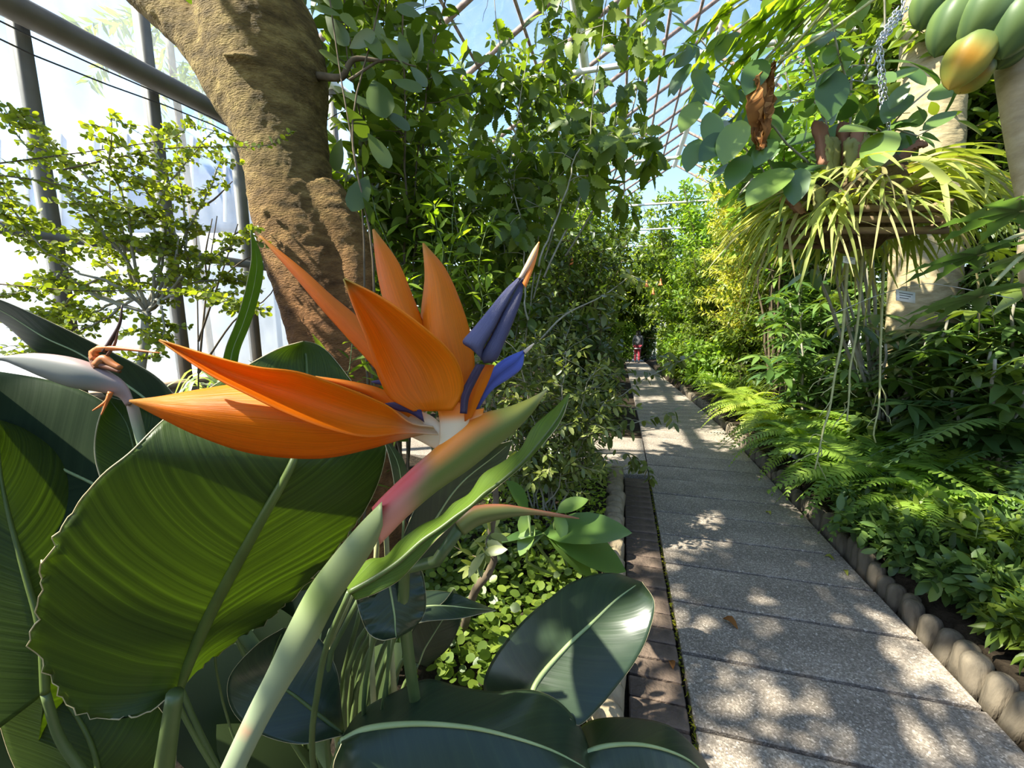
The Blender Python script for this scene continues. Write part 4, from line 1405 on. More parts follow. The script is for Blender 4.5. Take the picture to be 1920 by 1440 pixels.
def make_bop2():
    T = empty('bird_of_paradise_plant', (0.16, 0.86, 0.04), 'low bird of paradise plant with three dark glossy leaves beside the brick edging', 'plant')
    f = lambda k: (0.16 + .03 * k, 0.86 - .02 * k, 0.03)
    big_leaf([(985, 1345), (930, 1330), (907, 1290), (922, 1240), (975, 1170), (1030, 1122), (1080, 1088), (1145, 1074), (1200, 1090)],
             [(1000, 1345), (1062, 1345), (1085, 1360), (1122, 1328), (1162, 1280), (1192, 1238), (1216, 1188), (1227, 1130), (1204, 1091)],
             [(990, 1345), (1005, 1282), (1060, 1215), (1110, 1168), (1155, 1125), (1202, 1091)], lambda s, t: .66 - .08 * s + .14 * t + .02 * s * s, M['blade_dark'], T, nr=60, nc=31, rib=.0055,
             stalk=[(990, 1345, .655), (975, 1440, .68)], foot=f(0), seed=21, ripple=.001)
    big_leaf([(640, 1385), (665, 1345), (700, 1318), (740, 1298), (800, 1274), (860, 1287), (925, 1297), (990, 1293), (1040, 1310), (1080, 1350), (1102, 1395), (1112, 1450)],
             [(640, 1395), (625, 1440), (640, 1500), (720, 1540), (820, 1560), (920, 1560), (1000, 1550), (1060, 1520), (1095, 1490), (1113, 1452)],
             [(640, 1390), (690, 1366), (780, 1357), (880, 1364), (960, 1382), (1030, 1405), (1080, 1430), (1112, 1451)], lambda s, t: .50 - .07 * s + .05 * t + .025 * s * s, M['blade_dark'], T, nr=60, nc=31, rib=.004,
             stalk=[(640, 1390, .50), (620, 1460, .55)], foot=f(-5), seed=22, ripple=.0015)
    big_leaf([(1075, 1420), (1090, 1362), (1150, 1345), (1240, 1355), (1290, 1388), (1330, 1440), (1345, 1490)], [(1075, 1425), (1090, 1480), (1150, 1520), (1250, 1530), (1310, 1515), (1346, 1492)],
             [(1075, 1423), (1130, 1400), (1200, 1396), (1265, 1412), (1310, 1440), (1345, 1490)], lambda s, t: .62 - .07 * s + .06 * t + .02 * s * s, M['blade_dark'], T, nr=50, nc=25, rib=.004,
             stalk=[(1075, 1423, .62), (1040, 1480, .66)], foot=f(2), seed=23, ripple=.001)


make_bop2()

# ------------------------------------------------------------------ the big tree
def fuse(name, L, mat, parent, voxel=0.014, smooth=6, seed=0):
    """weld overlapping tubes into one skin"""
    V, Fc = merge(L)
    me = mesh(name, V, Fc, mat)
    o = link(name, me, parent)
    r = o.modifiers.new('weld', 'REMESH')
    r.mode = 'VOXEL'
    r.voxel_size = voxel
    r.use_smooth_shade = True
    s = o.modifiers.new('soften', 'SMOOTH')
    s.iterations = smooth
    s.factor = 0.5
    tx = bpy.data.textures.new(name + '_relief', 'CLOUDS')
    tx.noise_scale = 0.05
    tx.noise_depth = 4
    d = o.modifiers.new('relief', 'DISPLACE')
    d.texture = tx
    d.texture_coords = 'LOCAL'
    d.strength = 0.018
    d.mid_level = 0.5
    dg = bpy.context.evaluated_depsgraph_get()
    ev = o.evaluated_get(dg)
    nm = bpy.data.meshes.new_from_object(ev)
    nm.name = name
    o.modifiers.clear()
    o.data = nm
    nm.polygons.foreach_set('use_smooth', np.ones(len(nm.polygons), bool))
    return o


def make_tree():
    D = 2.2
    T = empty('tree', at(660, 1090, D) * [1, 1, 0], 'thick brown tree trunk with a low side branch by the glazed wall', 'tree')
    pts = [(440, -420, 70), (455, -200, 80), (466, -80, 88), (470, 0, 92), (494, 80, 102), (511, 150, 97), (526, 240, 81), (544, 330, 74), (557, 400, 77), (578, 470, 78), (606, 560, 76), (628, 660, 74), (650, 800, 78), (665, 950, 86), (672, 1090, 112), (672, 1130, 130)]
    A = spline(np.array([list(at(x, y, D)) + [w / F * D] for x, y, w in pts]), 70)
    L = [tube(A[:, :3], A[:, 3], 40)]
    bp = [(175, -110, 36), (255, -32, 37), (315, 22, 37), (362, 64, 40), (408, 112, 48), (448, 170, 54), (490, 235, 52)]
    B = spline(np.array([list(at(x, y, D - .02)) + [w / F * D] for x, y, w in bp]), 30)
    L.append(tube(B[:, :3], B[:, 3], 28))
    # the dark buttress and lopped stub on the right flank
    cp = [(600, 360, 40), (640, 425, 40), (664, 480, 34), (668, 540, 34), (660, 620, 40), (668, 760, 50), (680, 1100, 80)]
    Cc = spline(np.array([list(at(x, y, D - .05)) + [w / F * D] for x, y, w in cp]), 30)
    L.append(tube(Cc[:, :3], Cc[:, 3], 24))
    # scars
    for x0, y0, x1, y1, dz, r in ((497, 382, 545, 402, .19, .022), (497, 398, 520, 412, .20, .02), (420, 105, 480, 112, .27, .012)):
        P = spline([at(x0, y0, D - dz), at((x0 + x1) / 2, y0 - 4, D - dz - .02), at(x1, y1, D - dz + .01)], 10)
        L.append(tube(P, r, 10))
    o = fuse('trunk', L, M['bark'], T, 0.013, 4)
    # small stub twig on the right flank with a spray of paddle leaves
    P = spline([at(596, 143, 2.15), at(640, 145, 2.1), at(652, 125, 2.1), at(668, 110, 2.1), at(720, 115, 2.1)], 20)
    V, Fc = tube(P, np.linspace(.022, .008, 20), 8)
    part('branch', V, Fc, M['twig'], T)
    # crown above the picture that throws the dappled shade
    rng = np.random.default_rng(41)
    br = []
    start = A[4, :3]
    tops = [(-2.6, 0.2, 3.5), (-2.3, 1.2, 3.9), (-1.7, 0.5, 3.8), (-1.2, 1.6, 4.3), (-.6, 1.4, 4.4), (-2.0, -.6, 3.4), (-1.2, -.2, 3.6), (-3.1, 1.1, 3.9), (-.3, .6, 3.7), (-.1, 2.0, 4.6), (-1.0, .9, 4.0), (-2.0, .9, 3.7), (-1.5, 0.1, 3.5), (-2.5, .6, 3.9), (-2.7, 1.5, 4.0), (-2.0, 1.5, 4.2), (-2.2, .2, 3.8), (-1.6, 1.1, 4.1), (-1.1, .4, 3.9)]
    for tp in tops:
        br.append(wobble(spline([start, (start + np.array(tp)) / 2 + np.array([0, 0, .25]), tp], 14), .015, rng))
    add_stems(T, br, .05, .012, M['bark'], 'branch', 8)
    tw = branchy(br, 11, .55, rng, .1, .5, .2)
    keep = []
    for P in tw:
        px, py, dep = project(P)
        if ((py < -25) | (dep < .1)).all() and P[:, 2].max() < 5.3:
            keep.append(P)
    add_twigs(T, keep, .006, .003, M['twig'])
    O, Dd, Nn, S = leaves_on(keep, .075, .15, rng, .1, 1.0, .2)
    px, py, dep = project(O)
    k = ((py < -60) | (dep < .1)) & in_house(O, .2)
    # gaps cut in the unseen crown along sun rays to light flower, leaf and trunk
    for tgt, rad in (((-.02, .30, 1.42), .17), ((-.12, .28, 1.36), .14), (tuple(at(850, 600, .31)), .12), (tuple(at(700, 500, .33)), .12), (tuple(at(930, 620, .29)), .10), (tuple(at(850, 880, .3)), .08), (tuple(at(400, 740, .28)), .10), (tuple(at(90, 1400, .62)), .05), (tuple(at(50, 1330, .62)), .03), (tuple(at(150, 1200, .47)), .035), (tuple(at(300, 1215, .47)), .035), (tuple(at(520, 1060, .46)), .05), (tuple(at(640, 940, .48)), .05), ((-1.25, 2.2, 2.3), .45), ((-1.15, 2.15, 1.8), .45), ((-1.3, 2.2, 2.8), .45), ((-1.5, 1.6, 1.6), .5), ((-1.9, 1.5, 1.9), .5)):
        w = O - np.array(tgt)
        al = w @ SUN
        dist = np.linalg.norm(w - al[:, None] * SUN, axis=1)
        k &= ~((dist < rad) & (al > 0))
    leafy(T, T_ELL, O[k], Dd[k], Nn[k], S[k], M['l_mid'], 41, 0)
    return T


make_tree()


def paddle_spray():
    """dark paddle leaves on a thin branch just right of the trunk"""
    D = 1.9
    T = empty('climber', at(640, 1250, D) * [1, 1, 0] + [0, 0, .04], 'climber with dark paddle leaves hanging beside the thick trunk', 'plant')
    stems = [spline([at(640, 1250, D), at(690, 900, D), at(684, 600, D), at(678, 380, D), at(640, 150, D), at(610, -60, D)], 24), spline([at(690, 900, D + .05), at(700, 500, D), at(660, 250, D), at(700, 60, D), at(730, -80, D)], 20),
             spline([at(655, 150, D), at(720, 112, D), at(780, 125, D)], 10)]
    add_stems(T, stems, .007, .003, M['twig'])
    L = [(780, 118, 800, 58, .3), (780, 118, 852, 115, .3), (775, 100, 772, 50, .2), (790, 30, 745, 12, .2), (740, 20, 790, 0, .2), (760, 130, 730, 60, 0), (715, 113, 690, 60, 0), (735, 150, 790, 165, 0), (770, 125, 800, 160, 0), (640, 230, 620, 240, 0),
         (640, 170, 700, 200, 0), (650, 130, 600, 90, 0), (700, 150, 720, 210, 0), (690, 250, 730, 310, 0), (660, 300, 640, 350, 0), (680, 370, 705, 420, 0), (670, 60, 640, 20, 0), (640, 30, 590, 10, 0), (610, 30, 650, 80, 0), (700, 30, 720, 80, 0), (750, 60, 765, 110, 0),
         (690, 330, 660, 390, 0), (630, 100, 600, 60, 0), (720, 210, 770, 240, 0), (650, 200, 690, 260, 0), (640, 260, 625, 320, 0), (655, 90, 700, 60, 0), (720, 20, 690, -20, 0), (600, -10, 640, 10, 0)]
    O = np.array([at(a, b, D + .05 * math.sin(i * 7)) for i, (a, b, c, d, e) in enumerate(L)])
    E = np.array([at(c, d, D + .08 * math.sin(i * 5 + 1)) for i, (a, b, c, d, e) in enumerate(L)])
    Dd = E - O
    S = np.linalg.norm(Dd, axis=1)
    rng = np.random.default_rng(6)
    Nn = np.tile([0.1, -.9, .5], (len(L), 1)) + rng.normal(0, .4, (len(L), 3))
    leafy(T, T_PADDLE, O, Dd, Nn, S, M['l_dark'], 6, 300)


paddle_spray()


# ------------------------------------------------------------------ small-leaved shrub in front of the glass
def round_shrub():
    rng = np.random.default_rng(17)
    D = 1.55
    foot = at(285, 1200, 1.75) * [1, 1, 0] + [0, 0, .04]
    T = empty('shrub', foot, 'twiggy shrub with tiny round yellow-green leaves in front of the glazed wall', 'shrub')
    fork = at(275, 585, 1.75)
    main = spline([foot, at(262, 760, 1.75), at(270, 660, 1.75), fork], 20)
    add_stems(T, [main], .022, .016, M['greytwig'], 'stem', 8)
    routes = [[(335, 520), (352, 470), (345, 350), (340, 235)], [(240, 520), (215, 420), (160, 330), (60, 235)], [(240, 500), (180, 420), (90, 330), (0, 200)], [(250, 480), (225, 360), (205, 300), (212, 215)],
              [(300, 480), (300, 380), (380, 280), (405, 245)], [(180, 560), (90, 480), (30, 420), (-30, 380)], [(150, 540), (60, 545), (0, 560), (-40, 570)], [(335, 520), (400, 480), (440, 455), (462, 432)],
              [(330, 560), (390, 560), (440, 575), (500, 590)], [(230, 540), (130, 500), (60, 440), (0, 330)], [(300, 430), (270, 360), (230, 320), (170, 290)], [(220, 470), (160, 390), (120, 320), (75, 300)],
              [(250, 560), (170, 590), (80, 600), (20, 620)], [(330, 470), (300, 420), (260, 400), (200, 395)], [(310, 560), (330, 620), (300, 660), (250, 690)], [(200, 500), (140, 440), (60, 400), (-20, 300)],
              [(360, 420), (400, 330), (410, 300), (400, 270)], [(300, 540), (380, 520), (430, 510), (480, 540)], [(200, 520), (120, 560), (60, 640), (20, 680)], [(260, 560), (200, 600), (150, 620), (100, 655)]]
    br = []
    for R in routes:
        dd = D + rng.uniform(-.2, .3)
        n = len(R)
        P = [fork] + [at(x, y, 1.75 + (dd - 1.75) * (i + 1) / n) for i, (x, y) in enumerate(R)]
        br.append(wobble(spline(P, 24), .004, rng))
    # two long thin runners reaching across the trunk
    run = [spline([at(-30, 310, 1.45), at(160, 285, 1.45), at(310, 262, 1.45), at(345, 245, 1.45)], 20), spline([at(120, 318, 1.5), at(280, 283, 1.5), at(370, 276, 1.5), at(500, 273, 1.5), at(545, 248, 1.5)], 26),
           spline([at(-30, 325, 1.4), at(90, 342, 1.42), at(200, 375, 1.45), at(330, 425, 1.5)], 20), spline([at(-30, 530, 1.4), at(150, 545, 1.4), at(300, 545, 1.4), at(400, 560, 1.4)], 20)]
    add_stems(T, br, .007, .0018, M['greytwig'], 'branch', 6)
    add_stems(T, run, .0032, .0012, M['twig'], 'branch', 5)
    tw = branchy(br, 12, .13, rng, .25, .25, .2, 5)
    tw2 = branchy(tw, 2, .09, rng, .2, .2, .2, 4)
    add_twigs(T, tw + tw2, .0016, .0007, M['twig'])
    O, Dd, Nn, S = leaves_on(tw + tw2 + [P[8:] for P in br] + run, .019, .021, rng, .1, .95, .05, 2, .4, .5)
    leafy(T, T_ROUND, O, Dd, Nn, S, M['l_round'], 17, 300)
    # bare twigs of a leafless neighbour
    T2 = empty('shrub', at(372, 1150, 2.2) * [1, 1, 0] + [0, 0, .04], 'bare leafless twigs standing between the round-leaved shrub and the trunk', 'shrub')
    d = 2.2
    st = [spline([at(372, 1150, d), at(372, 700, d), at(368, 440, d), at(368, 385, d)], 16), spline([at(368, 392, d), at(400, 375, d), at(436, 340, d)], 8), spline([at(368, 388, d), at(345, 360, d), at(322, 335, d)], 8),
          spline([at(372, 700, d), at(390, 520, d), at(407, 405, d)], 12), spline([at(372, 640, d), at(420, 500, d), at(446, 420, d)], 12), spline([at(425, 455, d), at(445, 436, d), at(470, 432, d)], 8), spline([at(380, 560, d), at(440, 500, d), at(490, 470, d)], 10),
          spline([at(205, 470, 2.0), at(206, 400, 2.0), at(206, 345, 2.0)], 8), spline([at(206, 365, 2.0), at(175, 345, 2.0), at(150, 320, 2.0)], 8), spline([at(390, 540, d), at(385, 480, d), at(398, 410, d)], 10), spline([at(372, 700, d), at(440, 600, d), at(500, 560, d), at(530, 510, d)], 12)]
    add_stems(T2, st, .006, .0022, M['twig'], 'stem', 6)


round_shrub()


def left_extras():
    # strap-leaved plant by the wall, between shrub and trunk
    rng = np.random.default_rng(23)
    T = empty('spider_plant', at(450, 900, 2.6) * [1, 1, 0], 'white-edged strap-leaved plant behind the slim upright leaf', 'plant')
    m = leaf_mat('striped_strap', (0.30, 0.36, 0.22), (0.45, 0.5, 0.36), (0.16, 0.26, 0.05), trans=0.4)
    b = at(460, 760, 2.6)
    for k in range(34):
        ph = rng.random() * 6.283
        L = rng.uniform(.3, .55)
        t = np.linspace(0, 1, 9)
        P = b + rng.normal(0, .05, 3) + np.stack([np.cos(ph) * L * t * .8, np.sin(ph) * L * t * .6, L * 1.3 * t - L * 1.2 * t ** 2.4], -1)
        w = .012 * np.sin(math.pi * np.clip(t, .12, .97)) + .002
        side = np.array([-math.sin(ph), math.cos(ph), 0])
        V = np.stack([P - side * w[:, None], P - [0, 0, .004], P + side * w[:, None]], 1).reshape(-1, 3)
        part('leaf', V, grid_faces(9, 3), m, T)
    # leafy bits at the foot of the trunk
    shrub('undergrowth_plant', 'striped lance-leaved plant at the foot of the thick trunk', 'plant', at(640, 1040, 2.0) * [1, 1, 0] + [0, 0, .04], 1.35, .3, 7, T_LANCE, .13, .07, 'l_mid', 24, twigs=3, twl=.2, nobj=80, stem_r=.006, stemmat='greenstem')
    # fine-leaved tree outside the glass, palm-like
    T = empty('feathery_tree', uvz(7.2, -5.2, -.2), 'feathery-leaved young tree standing outside against the glazed wall', 'tree')
    c = at(325, 140, 4.4)
    top = np.array([c[0], c[1], c[2]])
    base = np.array([c[0] + .1, c[1], -.2])
    V, Fc = tube(spline([base, (base + top) / 2, top, top + [0, 0, .5]], 12), .035, 8)
    part('trunk', V, Fc, M['twig'], T)
    for k in range(9):
        ph = k * 2.4
        L = rng.uniform(.6, .9)
        t = np.linspace(0, 1, 10)
        o = top + [0, 0, rng.uniform(-.1, .4)]
        P = o + np.stack([np.cos(ph) * L * t, np.sin(ph) * L * t, L * (.35 * t - .8 * t ** 2)], -1)
        add = leaves_on([P], .035, .15, rng, .1, 1.2, .3, 2, .1)
        fm = foliage_mesh('frond', T_TINYN, *add, M['l_mid'], rng)
        link('frond', fm, T)
    # hazy trees beyond the yard
    for i, (px, d, h, r, lab) in enumerate([(80, 22, 9.3, 2.6, 'hazy bushy tree outside at the edge of the yard'), (165, 26, 9.8, 2.2, 'slim hazy tree outside behind the pale glasshouse'), (20, 18, 7.5, 2.4, 'low hazy tree outside nearest the picture edge')]):
        g = at(px, 600, d)
        shrub('outside_tree', lab, 'tree', (g[0], g[1], -.2), h, r, 9, T_TINY, .30, .16, 'l_grey', 60 + i, twigs=16, twl=1.6, nobj=0, stem_r=.06, group='trees outside the glass', inside=False)


left_extras()

# ------------------------------------------------------------------ shrubbery between the trunk and the path
def centre():
    sh = shrub
    sh('shrub', 'tall leafy shrub right beside the thick trunk, pale leaves lit through', 'shrub', gpt(2.75, -1.62), 4.8, .8, 11, T_OVATE, .15, .095, 'l_mid', 101, twigs=14, twl=.55, nobj=150, stem_r=.012, group='shrubs in the centre bed')
    sh('shrub', 'tall thin-stemmed shrub rising behind the orange sepals', 'shrub', gpt(3.2, -1.0), 3.7, .65, 11, T_OVATE, .11, .07, 'l_mid', 102, twigs=18, twl=.42, nobj=200, stem_r=.009, stemmat='greytwig', group='shrubs in the centre bed')
    sh('shrub', 'slender upright shrub with bright lime leaves behind the orange flower', 'shrub', gpt(2.35, -1.05), 2.35, .4, 7, T_LANCE, .095, .06, 'l_fresh', 103, twigs=8, twl=.25, nobj=150, stem_r=.006, stemmat='greenstem', hmin=.75, group='shrubs in the centre bed')
    sh('shrub', 'dense small-leaved shrub leaning over the brick edging', 'shrub', gpt(2.55, -.42), 1.45, .45, 12, T_ELL, .055, .032, 'l_grey', 104, twigs=22, twl=.30, nobj=250, stem_r=.007, stemmat='greytwig', group='shrubs in the centre bed')
    sh('shrub', 'dark shrub with glossy leaves at the corner of the side path', 'shrub', gpt(3.45, -.30), 1.7, .5, 11, T_ELL, .075, .042, 'l_dark', 105, twigs=21, twl=.36, nobj=200, stem_r=.008, group='shrubs in the centre bed')
    sh('shrub', 'bushy mid-green shrub beyond the side path by the grey slabs', 'shrub', gpt(5.5, -.55), 2.6, .65, 12, T_ELL, .09, .05, 'l_dark', 106, twigs=24, twl=.5, nobj=150, stem_r=.010, group='shrubs in the centre bed')
    sh('shrub', 'tall many-stemmed shrub behind the side path with orange trumpet blooms', 'shrub', gpt(6.2, -1.1), 4.9, .75, 12, T_OVATE, .11, .075, 'l_mid', 107, twigs=26, twl=.65, nobj=150, stem_r=.013, stemmat='greytwig', group='shrubs in the centre bed')
    sh('shrub', 'high bush filling the bed below the roof bars', 'shrub', gpt(5.2, -2.4), 4.8, 1.1, 11, T_OVATE, .13, .09, 'l_mid', 108, twigs=24, twl=.75, nobj=100, stem_r=.014, group='shrubs in the centre bed')
    sh('shrub', 'pale fine-leaved bush farther down beside the path', 'shrub', gpt(8.4, -1.35), 4.6, .9, 12, T_TINY, .10, .055, 'l_fresh', 109, twigs=27, twl=.7, nobj=0, stem_r=.013, group='shrubs in the centre bed')
    sh('shrub', 'dark bush halfway down the bed behind the others', 'shrub', gpt(9.5, -2.4), 5.2, 1.5, 12, T_TINY, .15, .08, 'l_mid', 110, twigs=30, twl=.95, nobj=0, stem_r=.016, group='shrubs in the centre bed')
    sh('shrub', 'low dark bush on the bed edge just before the walker', 'shrub', gpt(11, -.85), 1.5, .6, 12, T_TINY, .10, .05, 'l_dark', 111, twigs=24, twl=.45, nobj=0, stem_r=.010, group='shrubs in the centre bed')
    sh('tree', 'leafy tree in the bed far down the path', 'tree', gpt(14, -1.5), 6.4, 2.2, 16, T_TINY, .22, .10, 'l_mid', 112, twigs=30, twl=1.2, nobj=0, stem_r=.03)
    sh('tree', 'pale-leaved tree closing the view behind the walker', 'tree', gpt(24.6, .6), 7.2, 2.2, 20, T_TINY, .28, .12, 'l_mid', 113, twigs=36, twl=1.5, nobj=0, stem_r=.03)
    sh('tree', 'dark-leaved tree by the end wall', 'tree', gpt(23, -3.0), 6.0, 2.2, 13, T_TINY, .26, .13, 'l_mid', 114, twigs=30, twl=1.5, nobj=0, stem_r=.03)
    sh('shrub', 'broad bush at the end of the path on the far bank', 'shrub', gpt(21, 3.2), 4.8, 1.9, 13, T_TINY, .22, .11, 'l_mid', 115, twigs=33, twl=1.2, nobj=0, stem_r=.02)
    # low green carpet under the shrubs
    rng = np.random.default_rng(120)
    for i, (u0, u1, v0, v1, n, tm, sz, mt, lab) in enumerate([(1.15, 2.3, -1.0, -.08, 2600, T_ROUND, .042, 'l_mid', 'low carpet of small round leaves under the small-leaved shrub'), (2.3, 3.7, -.9, -.06, 1500, T_TINY, .05, 'l_fresh', 'yellow-green moss-like clump at the end of the log posts')]):
        T = empty('ground_cover', gpt((u0 + u1) / 2, (v0 + v1) / 2), lab, 'ground cover')
        uu, vv = rng.uniform(u0, u1, n), rng.uniform(v0, v1, n)
        hh = rng.uniform(0.02, .22, n) if i == 0 else rng.uniform(.02, .16, n)
        O = np.array([uv3(a, b, .04 + c) for a, b, c in zip(uu, vv, hh)])
        Dd = norm(rng.normal(0, 1, (n, 3)) * [1, 1, .35])
        Nn = np.tile([0, 0, 1.0], (n, 1)) + rng.normal(0, .35, (n, 3))
        leafy(T, tm, O, Dd, Nn, rng.uniform(.6, 1.2, n) * sz, M[mt], 121 + i, 200 if i == 0 else 0)
    # lance-leaved plant by the log posts
    T = empty('young_plant', gpt(2.0, -.22), 'young plant with broad arching leaves beside the log posts', 'plant')
    d = 1.62
    st = [spline([gpt(2.0, -.22), at(985, 1050, d), at(1020, 1000, d)], 10), spline([gpt(2.0, -.24), at(1000, 1010, d), at(990, 960, d)], 10), spline([gpt(2.0, -.2), at(1040, 990, d), at(1045, 960, d)], 10)]
    add_stems(T, st, .008, .005, M['greenstem'])
    LL = [(1020, 1000, 1180, 978), (1030, 1000, 1182, 1055), (1025, 1000, 1122, 1072), (1020, 1000, 935, 1005), (990, 960, 960, 900), (990, 960, 975, 1000), (1045, 960, 1100, 930), (1045, 960, 1060, 1010), (1000, 985, 970, 1040)]
    O = np.array([at(a, b, d) for a, b, *_ in LL])
    E = np.array([at(a, b, d - .08 + .03 * i % .1) for i, (_, _, a, b) in enumerate(LL)])
    Nn = np.tile([0, -.35, 1.0], (len(LL), 1)) + rng.normal(0, .2, (len(LL), 3))
    leafy(T, T_BIG, O, E - O, Nn, np.linalg.norm(E - O, axis=1), M['l_ficus'], 5, 300)
    # dark crooked stem in the middle
    T = empty('crooked_stem', gpt(1.55, -.5), 'dark crooked woody stem rising from the low green carpet', 'plant')
    P = spline([gpt(1.5, -.62), at(890, 1110, 1.3), at(925, 1060, 1.28), at(920, 1000, 1.26), at(930, 940, 1.25), at(925, 880, 1.25)], 24)
    add_stems(T, [P], .020, .009, M['twig'], 'stem', 8)
    tw = branchy([P], 6, .25, rng, .5, .6)
    add_twigs(T, tw, .003, .001, M['twig'])
    leafy(T, T_ELL, *leaves_on(tw, .035, .06, rng), M['l_grey'], 9, 60)


centre()


def vine():
    """hanging climber with toothed leaves below the roof, right of the blue sky gap"""
    rng = np.random.default_rng(77)
    T = empty('climber', gpt(3.0, -.75), 'climber with jagged dark leaves hanging against the blue roof panes', 'plant')
    D = 2.75
    st = []
    for R in ([(985, 640), (1000, 500), (1005, 330), (960, 180), (930, 60), (920, -60)], [(1000, 560), (1040, 400), (1060, 250), (1040, 120), (1060, -60)], [(1020, 520), (1090, 360), (1110, 220), (1130, 80), (1150, -60)], [(1060, 480), (1150, 330), (1190, 200), (1200, 60), (1180, -60)], [(990, 600), (985, 450), (960, 340), (935, 290)],
              [(1010, 500), (1070, 350), (1100, 280), (1210, 250)]):
        dd = D + rng.uniform(-.25, .35)
        st.append(wobble(spline([at(x, y, dd) for x, y in R], 22), .006, rng))
    low = wobble(spline([gpt(3.0, -.75), at(985, 800, D), at(985, 640, D)], 12), .01, rng)
    add_stems(T, [low] + st, .007, .003, M['greytwig'])
    tw = branchy(st, 14, .34, rng, .1, .3, .35)
    add_twigs(T, tw, .003, .0015, M['greytwig'])
    O, Dd, Nn, S = leaves_on(tw + [s[8:] for s in st], .10, .15, rng, .1, 1.0, .75, 2, .4, .25, .02)
    Nn = Nn + np.array([0, -.8, 0])
    px, py, dep = project(O)
    k = (px > 930) | (py > 130)
    leafy(T, T_TOOTH, O[k], Dd[k], Nn[k], S[k], M['l_mid'], 77, 300)


vine()


def path_branch():
    """thin branch with drooping leaves reaching over the path"""
    rng = np.random.default_rng(88)
    d = 3.1
    T = empty('overhanging_branch', gpt(3.5, -.2), 'thin pale branch with drooping leaves reaching over the grey slab path', 'branch')
    st = [spline([gpt(3.5, -.2), at(1060, 830, d), at(1105, 765, d), at(1160, 745, d), at(1205, 712, d), at(1250, 690, d), at(1300, 665, d)], 26), spline([at(1080, 790, d), at(1150, 800, d), at(1200, 790, d), at(1265, 770, d)], 14), spline([at(1010, 640, 2.6), at(1060, 590, 2.6), at(1130, 555, 2.6), at(1185, 515, 2.6)], 14),
          spline([at(1080, 830, d), at(1130, 850, d), at(1180, 850, d), at(1215, 880, d)], 14)]
    add_stems(T, st, .007, .003, M['greytwig'])
    tw = branchy(st, 5, .22, rng, .1, .3, .3)
    add_twigs(T, tw, .0025, .001, M['greytwig'])
    O, Dd, Nn, S = leaves_on(tw + [s[8:] for s in st], .05, .085, rng, .1, 1.0, .7, 2)
    leafy(T, T_ELL, O, Dd, Nn, S, M['l_grey'], 88, 250)


path_branch()

# ------------------------------------------------------------------ planting across the path
def frond_mesh(name, mat, pairs=26, L=1.0, arch=0.55, droop=0.95, pl=0.15, pw=0.034, twist=0.0, seed=0):
    """sword-fern frond of length about 1: arching rachis with two rows of leaflets"""
    rng = np.random.default_rng(seed)
    t = np.linspace(0, 1, 20)
    R = np.stack([0.05 * np.sin(3 * t + seed), 0.86 * t, arch * t - droop * t ** 2.2], -1)
    Vs, Fs = tube(R, np.linspace(.006, .002, 20), 4)
    L_ = [(Vs, Fs)]
    q = np.linspace(.08, .985, pairs)
    C = np.stack([np.interp(q, t, R[:, k]) for k in range(3)], -1)
    T = norm(np.stack([np.gradient(R[:, k]) for k in range(3)], -1))
    T = norm(np.stack([np.interp(q, t, T[:, k]) for k in range(3)], -1))
    for c, tt, qq in zip(C, T, q):
        ln = pl * (math.sin(math.pi * min(1, .16 + .84 * qq) ** .8) * .95 + .1)
        for s in (-1, 1):
            side = np.array([s, 0, 0])
            d = norm(side + tt * .25 + np.array([0, 0, -.18]) + rng.normal(0, .06, 3))
            w = tt * pw
            V = np.array([c - w * .4, c + w * .4, c + d * ln * .55 + w * .48, c + d * ln * .55 - w * .42, c + d * ln + tt * pw * .3])
            L_.append((V, [np.array([[0, 1, 2, 3]]), np.array([[3, 2, 4]])]))
    V, Fc = merge(L_)
    return mesh(name, V, Fc, mat, rnd=np.zeros(len(V)), smooth=False)


def place(name, me, parent, o, yaw, pitch, s, roll=0.0):
    m = Matrix.Translation(Vector(o)) @ Matrix.Rotation(yaw, 4, 'Z') @ Matrix.Rotation(pitch, 4, 'X') @ Matrix.Rotation(roll, 4, 'Y') @ Matrix.Scale(s, 4)
    return link(name, me, parent, m)


